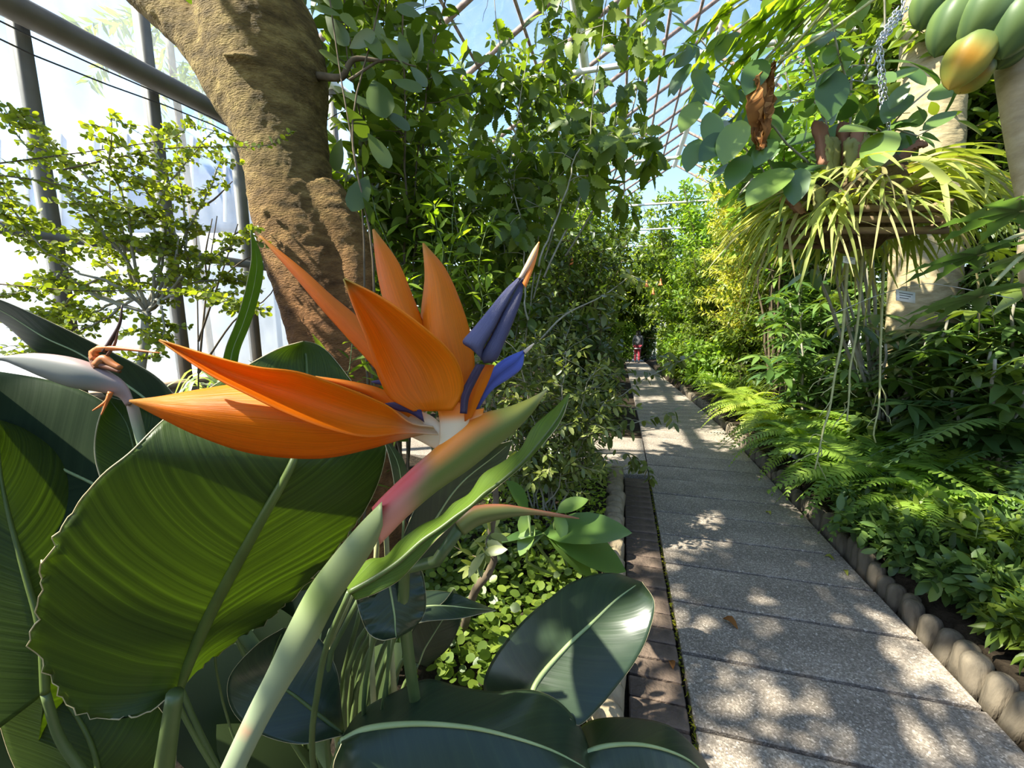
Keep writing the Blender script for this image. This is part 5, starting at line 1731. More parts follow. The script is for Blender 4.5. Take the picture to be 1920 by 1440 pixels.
def ferns():
    rnd = random.Random(51)
    sets = {m: [frond_mesh('frond', M[m], seed=i, arch=.5 + .1 * i, droop=.8 + .15 * i, pairs=24 + 3 * i) for i in range(3)] for m in ('l_fern', 'l_fern2', 'l_ferndark')}
    spots = [(2.72, 1.72, .40, 'l_fern', 'sword fern behind the feathery herbs nearest the weathered posts'), (3.10, 1.66, .52, 'l_fern', 'sword fern arching over the weathered log posts'), (3.20, 2.05, .55, 'l_fern', 'sword fern with drooping fronds above dark bare soil'),
             (3.55, 1.62, .52, 'l_fern', 'sword fern spilling its fronds onto the slabs'), (3.70, 2.0, .58, 'l_fern', 'sword fern under the dangling aerial roots'), (4.05, 1.60, .50, 'l_fern', 'sword fern beside the small white plastic tag'), (4.25, 1.95, .55, 'l_fern2', 'sunlit yellow-green sword fern behind the white plastic tag'),
             (4.6, 1.62, .48, 'l_fern2', 'yellow-green sword fern at the path edge in the middle of the fern bank'), (4.95, 1.85, .5, 'l_fern2', 'yellow-green sword fern set back in the middle of the fern bank'), (5.35, 1.58, .46, 'l_fern2', 'pale sword fern where the fern bank narrows'), (5.9, 1.6, .46, 'l_fern2', 'pale sword fern second from the far end of the fern bank'),
             (6.5, 1.6, .46, 'l_fern2', 'pale sword fern at the far end of the fern bank'), (3.0, 2.5, .75, 'l_ferndark', 'dark fern with long blue-green fronds at the picture edge'), (3.9, 2.5, .8, 'l_ferndark', 'dark fern with long fronds below the plant tag on its wire'), (4.4, 2.7, .7, 'l_ferndark', 'dark fern half hidden behind the sword ferns')]
    for u, v, L, mt, lab in spots:
        b = gpt(u, v)
        high = .30 if mt == 'l_ferndark' else .16
        T = empty('sword_fern', b, lab, 'fern', 'ferns on the bank')
        n = 30 if mt != 'l_ferndark' else 22
        for k in range(n):
            yaw = 2 * math.pi * (k + rnd.random()) / n
            place('frond', rnd.choice(sets[mt]), T, b + np.array([rnd.uniform(-.06, .06), rnd.uniform(-.06, .06), high]), yaw, rnd.uniform(-.05, .75), L * rnd.uniform(1.0, 1.5), rnd.uniform(-.3, .3))


ferns()


def strap_frond(name, mat, seed, L=1.0, w=0.055, levels=2, rise=.35, droop=1.1):
    """staghorn frond: a strap that forks and forks again, arching over"""
    rng = np.random.default_rng(seed)
    parts_ = []

    def z(r):
        return rise * r - droop * r ** 2.3

    def strip(x, y, a, ln, w0, lv):
        n = 8
        t = np.linspace(0, 1, n)
        aa = a + rng.normal(0, .12) * t
        X = x + np.cumsum(np.concatenate([[0], np.sin(aa[1:]) * ln / (n - 1)]))
        Y = y + np.cumsum(np.concatenate([[0], np.cos(aa[1:]) * ln / (n - 1)]))
        w1 = w0 * (1.35 if lv else .15)
        ww = w0 * (1 - t) + w1 * t if lv else w0 * (1 - .85 * t ** 2)
        r = np.hypot(X, Y)
        sx, sy = np.cos(aa), -np.sin(aa)
        V = np.stack([np.stack([X - sx * ww / 2, Y - sy * ww / 2, z(r) + .1 * ww], -1), np.stack([X, Y, z(r) - .12 * ww], -1), np.stack([X + sx * ww / 2, Y + sy * ww / 2, z(r) + .1 * ww], -1)], 1).reshape(-1, 3)
        parts_.append((V, grid_faces(n, 3)))
        if lv:
            for s in (-1, 1):
                strip(X[-1] + s * sx[-1] * ww[-1] * .22, Y[-1] + s * sy[-1] * ww[-1] * .22, aa[-1] + s * rng.uniform(.22, .45), L * rng.uniform(.28, .42) * (.8 if lv == 1 else .7), ww[-1] * .55, lv - 1)
    strip(0, 0, 0, L * rng.uniform(.35, .5), w * .6, levels)
    V, Fc = merge(parts_)
    return mesh(name, V, Fc, mat, rnd=np.zeros(len(V)))


def link_mesh():
    """one chain link, long axis z, length 1"""
    n, k = 14, 6
    V = []
    for i in range(n):
        a = 2 * math.pi * i / n
        cx, cz = .28 * math.cos(a), .36 * math.sin(a) + (.16 if math.sin(a) > 0 else -.16)
        for j in range(k):
            b = 2 * math.pi * j / k
            V.append((cx + .09 * math.cos(b) * math.cos(a), .09 * math.sin(b), cz + .09 * math.cos(b) * math.sin(a)))
    Fc = [[i * k + j, i * k + (j + 1) % k, ((i + 1) % n) * k + (j + 1) % k, ((i + 1) % n) * k + j] for i in range(n) for j in range(k)]
    return np.array(V), np.array(Fc)


def staghorn():
    rnd = random.Random(61)
    D = 2.15
    c = at(1610, 385, D)
    T = empty('hanging_staghorn_fern', c, 'staghorn fern spilling pale forked fronds from a basket hung on chains', 'hanging plant')
    # root ball
    bm = bmesh.new()
    bmesh.ops.create_icosphere(bm, subdivisions=4, radius=1)
    rng = np.random.default_rng(5)
    for v in bm.verts:
        n_ = 1 + .12 * math.sin(9 * v.co.x + 3 * v.co.z) * math.cos(7 * v.co.y) + rng.uniform(-.04, .04)
        v.co = Vector((v.co.x * .25 * n_ + c[0], v.co.y * .22 * n_ + c[1], v.co.z * .22 * n_ + c[2]))
    me = bpy.data.meshes.new('root_ball')
    bm.to_mesh(me)
    bm.free()
    me.polygons.foreach_set('use_smooth', np.ones(len(me.polygons), bool))
    me.materials.append(M['rootball'])
    link('root_ball', me, T)
    # slatted basket round it
    for k, z in enumerate((-.17, -.12, -.07)):
        for s in (-1, 1):
            part('basket_slat', *box(c + [0, s * .21, z], (.27, 0, 0), (0, .012, 0), (0, 0, .014)), M['plank'], T, smooth=False)
            part('basket_slat', *box(c + [s * .24, 0, z + .025], (.012, 0, 0), (0, .24, 0), (0, 0, .012)), M['plank'], T, smooth=False)
    green = [strap_frond('frond', M['l_stag'], i, w=.125, levels=2, rise=.35 + .12 * (i % 3), droop=.85 + .15 * (i % 4)) for i in range(6)]
    dry = [strap_frond('frond', M['l_stagdry'], 20 + i, levels=1 + i % 2, w=.07, rise=.2, droop=1.1) for i in range(4)]
    for k in range(135):
        yaw = rnd.uniform(-math.pi, math.pi)
        z = rnd.uniform(-.12, .14)
        r = math.sqrt(max(.02, 1 - (z / .2) ** 2)) * .2
        o = c + np.array([-math.sin(yaw) * r, math.cos(yaw) * r * .9, z])
        left = -math.sin(yaw) < -.2
        dr = rnd.random() < (.4 if left else .12)
        place('frond', rnd.choice(dry if dr else green), T, o, yaw, rnd.uniform(-.3, .4), rnd.uniform(.34, .54) * (1.1 if dr else 1), rnd.uniform(-.4, .4))
    # upright shield fronds
    for k, (px, py, top, mt) in enumerate([(1553, 330, 250, 'shield'), (1566, 335, 255, 'shield'), (1580, 330, 262, 'shield'), (1592, 332, 258, 'shield'), (1602, 320, 238, 'shieldred'), (1582, 310, 228, 'shieldred'), (1545, 310, 225, 'shieldred'), (1612, 330, 252, 'shield'), (1690, 300, 262, 'shieldred'), (1540, 395, 345, 'shield'), (1500, 400, 365, 'shieldred')]):
        d = D - .16 + .03 * (k % 3)
        w = 26
        tilt = (px - 1578) * .35
        V, Fc, uv, S, TT = sheet([(px - w * .45, py), (px - w * .5 + tilt * .4, (py + top) / 2), (px - w * .62 + tilt * .8, top + 14), (px - w * .3 + tilt, top)], [(px + w * .45, py), (px + w * .5 + tilt * .4, (py + top) / 2), (px + w * .66 + tilt * .8, top + 12), (px + w * .25 + tilt, top + 2)], lambda s, t: d + .03 * s * s + .03 * t, 16, 9)
        V = V + np.random.default_rng(k).normal(0, .003, V.shape)
        solid(part('shield_frond', V, Fc, M[mt], T, uv=uv, rnd=np.full(len(V), .5)), .002)
    # three chains up to the roof
    LV, LF = link_mesh()
    top = at(1712, -40, D)
    roof = np.array([top[0] + .05, top[1], 5.6])

    def chain(P0, P1, n=None):
        P0, P1 = np.asarray(P0, float), np.asarray(P1, float)
        ln = .030
        n = max(2, int(np.linalg.norm(P1 - P0) / (ln * .72)))
        d = norm(P1 - P0)
        x = norm(np.cross(d, [.3, 1, .1]))
        y = np.cross(d, x)
        out = []
        for i in range(n):
            p = P0 + (P1 - P0) * (i + .5) / n
            a, b = (x, y) if i % 2 else (y, -x)
            out.append((p + ln * (LV[:, :1] * a + LV[:, 1:2] * b + LV[:, 2:3] * d), LF))
        V, Fc = merge(out)
        part('chain', V, Fc, M['chain'], T)
    kn = at(1646, 84, D)
    for dx in (-9, 0, 9):
        chain(at(1646 + dx * .5, 86, D + dx * .002), at(1692 + dx, 14, D))
    chain(at(1692, 14, D), roof)
    chain(kn, at(1654, 215, D - .02))
    chain(at(1640, 88, D), at(1618, 150, D + .12))
    chain(at(1652, 88, D), at(1668, 260, D + .16))


staghorn()


def lobed_mesh(name, mat, lobes=7, droop=.5, seed=0, vein=True):
    """palmate papaya leaf, longest lobe 1 along +y, stalk joint at the origin"""
    rng = np.random.default_rng(seed)
    L_ = []
    for k in range(lobes):
        a = (k - (lobes - 1) / 2) * (5.0 / lobes)
        ln = (1.0 - .38 * abs(k - (lobes - 1) / 2) / ((lobes - 1) / 2)) * rng.uniform(.92, 1.05)
        n = 13
        rows = []
        for i in range(n):
            t = i / (n - 1)
            base = .16 * math.sin(math.pi * min(1, t ** .75 + .02)) + .02
            w = base * (1.55 if i in (6, 9) else (.72 if i in (5, 8, 11) else 1.0))
            rows.append((t, w if i < n - 1 else .004))
        V = []
        for t, w in rows:
            for s in (-1, 0, 1):
                yy = (t + (-.05 if abs(s) and w > .2 else 0)) * ln
                V.append((s * w * ln * .8, yy, abs(s) * w * .25 - droop * (t * ln) ** 1.7 * .6))
        V = np.array(V)
        ca, sa = math.cos(a), math.sin(a)
        V = np.stack([V[:, 0] * ca + V[:, 1] * sa, -V[:, 0] * sa + V[:, 1] * ca, V[:, 2]], -1)
        L_.append((V, grid_faces(n, 3)))
    V, Fc = merge(L_)
    return mesh(name, V, Fc, mat, rnd=np.zeros(len(V)))


def papaya():
    rnd = random.Random(71)
    D = 1.5
    foot = gpt(1.55, 2.05)
    T = empty('papaya_tree', foot, 'papaya tree with a bunch of green and yellow fruit on its pale trunk', 'tree')
    top = at(1900, -260, D)
    P = spline([foot, at(2020, 600, D), at(1985, 400, D), at(1955, 260, D), at(1930, 120, D), at(1910, -60, D), top], 40)
    rr = np.concatenate([np.linspace(.12, .10, 14), np.linspace(.10, .075, 26)])
    V, Fc = tube(P, rr, 24)
    part('trunk', V, Fc, M['papayabark'], T)
    # fruit
    fm = vcol_mat('papaya_skin', .48, .35)

    def fruit(px, py, d, ln, w, ang, tip, ripe, lab=None):
        prof = []
        for i in range(15):
            t = i / 14
            prof.append((max(.002, w / 2 * (math.sin(math.pi * t ** .82) ** .62)), -ln * t))
        V, Fc = lathe(prof, 25)
        th = np.arctan2(V[:, 1], V[:, 0])
        V[:, :2] *= (1 + .06 * np.cos(5 * th))[:, None]
        t = -V[:, 2] / ln
        g = lerp((.055, .095, .035), (.10, .15, .04), .5 + .5 * np.sin(5 * th))
        if ripe:
            g = lerp(g, (.24, .24, .04), sm(.1, .6, t) * .85)
            g = lerp(g, (.60, .27, .02), np.exp(-(((t - .62) / .16) ** 2 + ((np.abs(((th + 2.2) + math.pi) % (2 * math.pi) - math.pi)) / .7) ** 2)))
            g = lerp(g, (.45, .28, .05), sm(.8, 1, t) * .8)
        ro = Matrix.Rotation(ang, 3, 'Y') @ Matrix.Rotation(tip, 3, 'X')
        V = V @ np.array(ro).T
        V = V + at(px, py, d)
        part('fruit', V, Fc, fm, T, label=lab, col=g)
    fruit(1822, -22, 1.42, .205, .135, .28, .2, 0)
    fruit(1893, -35, 1.36, .195, .165, .42, .2, 0)
    fruit(1762, -42, 1.50, .16, .115, .1, .2, 0)
    fruit(1852, 52, 1.40, .195, .135, .38, .15, 1, 'ripening yellow-green fruit with an orange patch')
    fruit(1905, 52, 1.46, .14, .135, .3, 0, 0)
    fruit(1815, 48, 1.52, .11, .11, .25, .1, 0)
    fruit(1935, -20, 1.33, .2, .15, .2, .1, 0)
    fruit(1850, -60, 1.50, .16, .12, .1, .1, 0)
    fruit(1842, 110, 1.50, .13, .115, .5, 0, 1)
    fruit(1800, -80, 1.46, .16, .12, .1, .1, 0)
    # leaves on long pale stalks
    back = [lobed_mesh('leaf', M['l_papaya2'], 7, .55, i) for i in range(3)]
    blue = [lobed_mesh('leaf', M['l_papaya'], 7, .35, 10 + i) for i in range(3)]

    def leaf(px, py, d, size, yaw, pitch, roll, me, src=None, stalk=True):
        o = at(px, py, d)
        place('leaf', me, T, o, yaw, pitch, size, roll)
        if stalk:
            s = at(*src) if src else top
            V, Fc = tube(spline([s, (s + o) / 2 + np.array([0, 0, .06]), o], 14), np.linspace(.008, .005, 14), 7)
            part('leaf_stalk', V, Fc, M['palestalk'], T)
    for px, py, d, size, yaw, pitch, roll in [(1370, 10, 1.95, .26, 1.9, -.5, .2), (1430, 40, 1.95, .27, 1.7, -.45, .3), (1310, 60, 2.05, .25, 2.0, -.6, .1), (1400, 110, 2.1, .25, 1.6, -.5, .2), (1490, 20, 1.9, .26, 1.5, -.4, .3), (1270, -30, 2.0, .28, 2.1, -.6, 0),
                                              (1370, 180, 2.2, .24, 1.8, -.55, .2), (1560, -10, 1.85, .26, 1.4, -.4, 0), (1330, 140, 2.25, .23, 2.0, -.6, .2), (1240, 10, 1.8, .22, 2.5, -.7, 0), (1470, 90, 2.1, .25, 1.9, -.5, .1), (1420, 170, 2.3, .24, 1.7, -.6, .3),
                                              (1350, 80, 2.3, .26, 1.4, -.5, .1), (1520, 60, 2.2, .25, 1.8, -.5, .2)]:
        leaf(px, py, d, size, yaw, pitch, roll, rnd.choice(back), src=(1760, -160, 1.6))
    for px, py, d, size, yaw, pitch, roll in [(1835, 478, 1.25, .22, 1.35, -.1, .3), (1838, 556, 1.25, .23, 1.35, -.12, .35), (1915, 395, 1.2, .22, 1.15, -.02, .3), (1940, 480, 1.35, .2, .9, -.2, .2)]:
        leaf(px, py, d, size, yaw, pitch, roll, rnd.choice(blue), src=(1990, 470, 1.45))
    # two bare pale stalks with a hanging dead leaf
    e = at(1458, 118, 1.95)
    for s in ((1575, -20, 1.75), (1665, -20, 1.7)):
        V, Fc = tube(spline([at(*s), (at(*s) + e) / 2 + np.array([0, 0, -.01]), e], 14), np.linspace(.007, .0045, 14), 7)
        part('leaf_stalk', V, Fc, M['palestalk'], T)
    rng = np.random.default_rng(8)
    out = []
    for k in range(9):
        x0 = 1440 + rng.normal(0, 9)
        pts = [at(1450, 118, 1.95)] + [at(x0 + rng.normal(0, 6) - 14 * t, 118 + 165 * t, 1.95 + rng.normal(0, .02)) for t in (.2, .4, .6, .8, .98)]
        C = spline(pts, 20)
        tt = np.linspace(0, 1, 20)
        w = (.032 * np.sin(math.pi * np.clip(tt, .1, .98)) + .004)[:, None]
        a = rng.random() * 3.14 + 3 * tt
        side = np.stack([np.cos(a), np.sin(a), np.zeros(20)], -1)
        V = np.stack([C - side * w, C + rng.normal(0, .006, C.shape), C + side * w], 1).reshape(-1, 3) + rng.normal(0, .003, (60, 3))
        out.append((V, grid_faces(20, 3)))
    V, Fc = merge(out)
    part('dead_leaf', V, Fc, M['dead'], T, label='shrivelled brown hanging leaf', rnd=np.random.default_rng(1).random(len(V)) * .9)


papaya()


def pale_tree():
    D = 3.5
    T = empty('tree', at(1725, 800, D) * [1, 1, 0] + [0, 0, .2], 'stout pale trunk rising behind the chains and fruit', 'tree')
    A = spline(np.array([list(at(x, y, D)) + [w / F * D] for x, y, w in [(1780, -500, 38), (1768, -120, 44), (1757, 0, 47), (1748, 120, 48), (1742, 250, 48), (1735, 450, 50), (1730, 650, 54), (1730, 860, 60)]]), 40)
    fuse('trunk', [tube(A[:, :3], A[:, 3], 28)], M['paletrunk'], T, .02, 3)


pale_tree()


def rubber():
    """broad rubbery leaves round and above the hanging fern"""
    rng = np.random.default_rng(91)
    T = empty('rubber_plant', gpt(4.3, 2.35), 'plant with broad oval rubbery leaves around the hanging staghorn fern', 'plant')
    b = gpt(4.3, 2.35)
    st = []
    for R in ([(1560, 520), (1540, 330), (1545, 240), (1530, 150), (1500, 60)], [(1540, 380), (1480, 280), (1420, 200), (1350, 120), (1310, 70)], [(1500, 420), (1440, 330), (1390, 270), (1350, 240)], [(1580, 300), (1600, 180), (1580, 90), (1560, 0)], [(1540, 400), (1480, 350), (1420, 330), (1390, 360)],
              [(1620, 300), (1660, 260), (1710, 200), (1745, 170)], [(1640, 290), (1720, 250), (1790, 215)], [(1420, 260), (1360, 200), (1300, 150), (1270, 90)], [(1590, 200), (1640, 120), (1660, 40), (1650, -60)], [(1560, 260), (1490, 200), (1470, 130), (1440, 40)]):
        d0 = rng.uniform(2.35, 2.9)
        st.append(wobble(spline([b] + [at(x, y, 2.9 + (d0 - 2.9) * (i + 1) / len(R)) for i, (x, y) in enumerate(R)], 22), .006, rng))
    add_stems(T, st, .014, .005, M['greytwig'])
    tw = branchy([s[9:] for s in st], 4, .22, rng, .2, .1, .2)
    add_twigs(T, tw, .004, .003, M['greytwig'])
    O, D, Nn, S = leaves_on(tw + [s[11:] for s in st], .085, .19, rng, .2, 1.05, .3, 1, .5, .6, .035, .3)
    Nn = Nn + np.array([0, -.55, 0])
    LL = [(1660, 245, 1640, 302, .42), (1652, 250, 1590, 232, .3), (1560, 130, 1560, 205, .2), (1668, 205, 1700, 155, .2), (1760, 160, 1722, 108, .2), (1768, 165, 1830, 155, .2), (1730, 245, 1790, 205, .2), (1720, 255, 1755, 270, .2), (1530, 165, 1570, 118, .2), (1390, 225, 1360, 290, .2), (1500, 325, 1545, 305, .1),
          (1480, 315, 1410, 365, .2), (1500, 315, 1490, 370, .2), (1430, 110, 1405, 160, .2), (1325, 100, 1355, 60, 0), (1320, 95, 1285, 75, 0), (1700, 175, 1665, 215, .1), (1600, 175, 1540, 165, 0), (1450, 200, 1490, 160, .1), (1290, 120, 1262, 165, 0), (1300, 130, 1330, 175, 0), (1285, 95, 1250, 110, 0), (1310, 190, 1280, 235, 0), (1330, 210, 1340, 270, 0), (1350, 150, 1385, 190, .1), (1290, 60, 1265, 20, 0), (1335, 40, 1370, 10, 0), (1380, 60, 1350, 100, .1), (1360, 250, 1320, 290, .1), (1400, 290, 1370, 340, .1), (1310, 260, 1290, 310, 0), (1450, 260, 1420, 300, .1), (1470, 60, 1500, 20, .1), (1600, 100, 1650, 80, .1), (1620, 60, 1590, 20, .1), (1560, 60, 1520, 90, .1)]
    O2 = np.array([at(a, b_, 2.0 - e * .3) for a, b_, c, d, e in LL])
    E2 = np.array([at(c, d, 1.97 - e * .4) for a, b_, c, d, e in LL])
    N2 = np.tile([-.2, -.6, .8], (len(LL), 1)) + rng.normal(0, .15, (len(LL), 3))
    leafy(T, T_BIG, np.vstack([O, O2]), np.vstack([D, E2 - O2]), np.vstack([Nn, N2]), np.concatenate([S, np.linalg.norm(E2 - O2, axis=1) * 1.1]), M['l_ficus'], 91, 300)


rubber()


def umbrella_leaf_mesh(name, mat, n=8, seed=0):
    rng = np.random.default_rng(seed)
    TV, TF, TU = T_LANCE
    L_ = []
    for k in range(n):
        a = 2 * math.pi * (k + rng.random() * .3) / n
        V = TV * np.array([1.1, 1, 1]) * rng.uniform(.8, 1.1)
        V = V + np.array([0, .06, 0])
        z = V[:, 2] - .35 * V[:, 1] ** 1.4 + .12 * V[:, 1]
        L_.append((np.stack([V[:, 0] * math.cos(a) + V[:, 1] * math.sin(a), -V[:, 0] * math.sin(a) + V[:, 1] * math.cos(a), z], -1), TF))
    V, Fc = merge(L_)
    return mesh(name, V, Fc, mat, rnd=np.repeat(rng.random(n) * .3, len(TV)))


def umbrella_plants():
    rnd = random.Random(33)
    dark = [umbrella_leaf_mesh('leaf', M['l_dark' if i < 2 else 'l_herb'], 8, i) for i in range(4)]
    mid = [umbrella_leaf_mesh('leaf', M['l_ficus'], 7, i + 5) for i in range(3)]
    for (u, v, H, R, n, ms, lab) in [(4.7, 2.5, 1.9, .6, 110, dark, 'umbrella plant with fingered dark leaves in the middle of the bank'), (5.7, 2.25, 1.75, .6, 110, mid, 'umbrella plant with fingered leaves nearest the grassy tuft'), (4.1, 3.0, 2.0, .6, 90, dark, 'umbrella plant with fingered leaves below the pale trunk'),
                                     (6.6, 2.5, 2.2, .7, 100, mid, 'tall umbrella plant farther along the bank'), (3.75, 2.75, 1.6, .5, 70, dark, 'umbrella plant with fingered leaves behind the plant tag'), (3.85, 2.12, 1.35, .45, 80, dark, 'umbrella plant with fingered leaves under the staghorn fern'), (4.9, 1.95, 1.2, .45, 70, mid, 'low umbrella plant behind the yellow-green ferns'), (3.3, 2.35, 1.2, .4, 60, dark, 'umbrella plant with fingered leaves nearest the papaya')]:
        b = gpt(u, v)
        T = empty('umbrella_plant', b, lab, 'plant', 'umbrella plants on the bank')
        rng = np.random.default_rng(int(u * 100))
        st = []
        for k in range(7):
            ph = 6.283 * k / 7
            tip = b + np.array([math.cos(ph) * R * .5, math.sin(ph) * R * .5, H * rng.uniform(.6, .95)])
            st.append(wobble(spline([b, (b + tip) / 2 + [0, 0, .1], tip], 12), .012, rng))
        add_stems(T, st, .014, .008, M['greytwig'])
        pet = []
        for k in range(n):
            s = st[k % 7]
            i = rnd.randint(4, 11)
            o = s[i]
            ph = rnd.random() * 6.283
            L = rnd.uniform(.12, .32)
            e = o + np.array([math.cos(ph) * L, math.sin(ph) * L, L * rnd.uniform(.1, .7)])
            pet.append(np.array([o, (o + e) / 2 + [0, 0, .03], e]))
            place('leaf', rnd.choice(ms), T, e, rnd.random() * 6.28, rnd.uniform(-.4, .4), rnd.uniform(.15, .23), rnd.uniform(-.4, .4))
        add_twigs(T, pet, .004, .003, M['greenstem'], 'leaf_stalks')


umbrella_plants()


def grass_tuft(u, v, L, n, mat, label, seed, name='grassy_tuft', z=0.0, w=.008):
    rng = np.random.default_rng(seed)
    b = gpt(u, v) + [0, 0, z]
    T = empty(name, b, label, 'grass plant')
    out = []
    for k in range(n):
        ph = rng.random() * 6.283
        l_ = L * rng.uniform(.6, 1.1)
        sp = rng.uniform(.25, .9)
        t = np.linspace(0, 1, 8)
        P = b + np.append(rng.normal(0, .06, 2), 0) + np.stack([np.cos(ph) * l_ * sp * t, np.sin(ph) * l_ * sp * t, l_ * (1.25 * t - (.6 + .6 * sp) * t ** 2.2)], -1)
        ww = (w * np.sin(math.pi * np.clip(t, .2, .98)) + .0015)[:, None]
        side = np.array([-math.sin(ph), math.cos(ph), 0])
        V = np.stack([P - side * ww, P - [0, 0, .003], P + side * ww], 1).reshape(-1, 3)
        out.append((V, grid_faces(8, 3)))
    for V, Fc in out[:40]:
        part('blade', V, Fc, mat, T, rnd=np.full(len(V), rng.random()))
    if out[40:]:
        V, Fc = merge(out[40:])
        part('blades', V, Fc, mat, T, kind='stuff', rnd=np.repeat(rng.random(len(out) - 40), 24))
    return T


def bank():
    sh = shrub
    grass_tuft(7.2, 1.95, .75, 150, M['l_mid'], 'grassy tuft of narrow arching blades beside the path bend', 201)
    grass_tuft(8.4, 1.8, .8, 150, M['l_fern'], 'second grassy tuft farther down the path edge', 202)
    grass_tuft(6.2, 2.9, 1.5, 170, M['l_mid'], 'tall grassy plant behind the umbrella plants', 203)
    sh('shrub', 'yellow-green feathery bush behind the rubbery leaves', 'shrub', gpt(8.6, 2.3), 5.1, 1.0, 14, T_TINYN, .11, .045, 'l_yellow', 211, twigs=36, twl=.8, nobj=0, stem_r=.014, t0=.3)
    sh('shrub', 'fine-leaved bush below the yellow-green one', 'shrub', gpt(7.6, 2.6), 3.0, .9, 13, T_TINY, .09, .045, 'l_mid', 212, twigs=31, twl=.6, nobj=0, stem_r=.012, group='bushes on the far bank')
    sh('shrub', 'leafy bush leaning towards the walker from the far bank', 'shrub', gpt(10.5, 1.95), 3.2, .75, 13, T_TINY, .10, .05, 'l_mid', 213, twigs=31, twl=.55, nobj=0, stem_r=.012, group='bushes on the far bank')
    sh('shrub', 'pale leafy bush right beside the walker', 'shrub', gpt(15.5, 2.1), 3.6, .8, 13, T_TINY, .13, .06, 'l_fresh', 214, twigs=31, twl=.6, nobj=0, stem_r=.012, group='bushes on the far bank')
    sh('shrub', 'dark bush low on the bank past the grassy tufts', 'shrub', gpt(9.6, 2.9), 2.4, 1.0, 13, T_TINY, .10, .05, 'l_dark', 215, twigs=31, twl=.6, nobj=0, stem_r=.012, group='bushes on the far bank')
    sh('shrub', 'dense dark bush behind the staghorn fern', 'shrub', gpt(5.2, 3.9), 4.4, 1.2, 14, T_ELL, .13, .07, 'l_dark', 216, twigs=31, twl=.8, nobj=60, stem_r=.014, group='bushes on the far bank')
    sh('shrub', 'dense dark bush at the back of the fern bank', 'shrub', gpt(4.3, 4.3), 3.4, 1.2, 14, T_ELL, .12, .06, 'l_dark', 217, twigs=31, twl=.8, nobj=60, stem_r=.014, group='bushes on the far bank')
    sh('shrub', 'dense dark bush at the picture edge behind the blue-green papaya leaves', 'shrub', gpt(3.3, 3.6), 2.7, .9, 13, T_ELL, .10, .05, 'l_dark', 218, twigs=31, twl=.6, nobj=60, stem_r=.012, group='bushes on the far bank')
    sh('tree', 'leafy tree above the rubbery leaves reaching the roof', 'tree', gpt(6.6, 3.7), 7.0, 1.7, 14, T_OVATE, .17, .10, 'l_mid', 219, twigs=31, twl=1.1, nobj=80, stem_r=.03, t0=.4)
    sh('tree', 'dark leafy tree behind the fruit', 'tree', gpt(4.6, 5.2), 6.6, 1.7, 14, T_OVATE, .17, .10, 'l_dark', 220, twigs=31, twl=1.1, nobj=60, stem_r=.03, t0=.3)
    sh('tree', 'mid-green tree filling the far bank under the roof', 'tree', gpt(10.5, 4.6), 6.6, 2.0, 14, T_TINY, .20, .10, 'l_mid', 221, twigs=34, twl=1.2, nobj=0, stem_r=.03, t0=.25)
    sh('tree', 'mid-green tree on the far bank level with the walker', 'tree', gpt(15.5, 4.4), 6.4, 1.9, 14, T_TINY, .24, .12, 'l_mid', 222, twigs=31, twl=1.2, nobj=0, stem_r=.03, t0=.2)
    sh('shrub', 'big bush at the back against the far glazed wall', 'shrub', gpt(7.4, 6.3), 5.0, 1.4, 13, T_TINY, .18, .09, 'l_dark', 223, twigs=31, twl=1.0, nobj=0, stem_r=.02, t0=.15, group='bushes on the far bank')
    sh('shrub', 'big bush beside the far glazed wall behind the trunk', 'shrub', gpt(2.6, 5.4), 4.6, 1.4, 13, T_TINY, .18, .09, 'l_dark', 224, twigs=31, twl=1.0, nobj=0, stem_r=.02, t0=.15, group='bushes on the far bank')
    for i, (u, v, H, mt, lab) in enumerate([(9.3, 1.8, 1.0, 'l_fern', 'low leafy bush next past the grassy tufts'), (10.9, 1.75, 1.1, 'l_mid', 'low bush on the path edge under the fine-leaved tree'), (12.6, 1.75, 1.2, 'l_fern', 'low bush before the pale leafy bush'), (14.2, 1.8, 1.2, 'l_fresh', 'low pale bush on the path edge nearing the walker'), (17.5, 1.9, 1.5, 'l_mid', 'low bush just past the walker'), (8.8, 2.6, 1.5, 'l_mid', 'low bush behind the second grassy tuft'), (11.5, 3.0, 2.0, 'l_dark', 'dark bush in the middle of the far bank'), (13.5, 3.2, 2.2, 'l_mid', 'bush in the middle of the far bank nearing the end'), (24.3, 1.4, 3.0, 'l_dark', 'dark bush at the very end of the path'), (24.2, -.8, 3.2, 'l_mid', 'bush at the end of the centre bed'), (23.4, .25, 2.4, 'l_fern', 'leafy bush straight behind the walker')]):
        sh('bush', lab, 'bush', gpt(u, v), H, .5 if v < 2 else .9, 14, T_TINY, .10 + .004 * u, .05 + .002 * u, mt, 240 + i, twigs=26, twl=.45 if v < 2 else .7, nobj=0, stem_r=.008, t0=.05, group='low bushes down the path')
    for i, (u, v, H, R_, lab) in enumerate([(-2.2, -1.6, 2.6, .7, 'added leafy bush behind the viewer on the glazed-wall side'), (-2.4, -.3, 2.8, .7, 'added leafy bush right behind the viewer'), (-2.6, 2.3, 2.8, .8, 'added leafy bush behind the viewer across the path'), (-1.2, 3.6, 2.6, .8, 'added leafy bush beside the viewer across the path')]):  # unseen bushes added to cut sky fill and reflections on dark leaves
        sh('bush', lab, 'bush', gpt(u, v), H, R_, 12, T_TINY, .16, .075, 'l_dark', 260 + i, twigs=22, twl=.6, nobj=0, stem_r=.012, t0=.05, group='bushes behind the viewer')
    sh('tree', 'leafy tree crown just above the rubbery leaves', 'tree', gpt(5.1, 2.95), 5.9, 1.1, 14, T_OVATE, .16, .085, 'l_mid', 228, twigs=30, twl=.7, nobj=100, stem_r=.02, t0=.5)
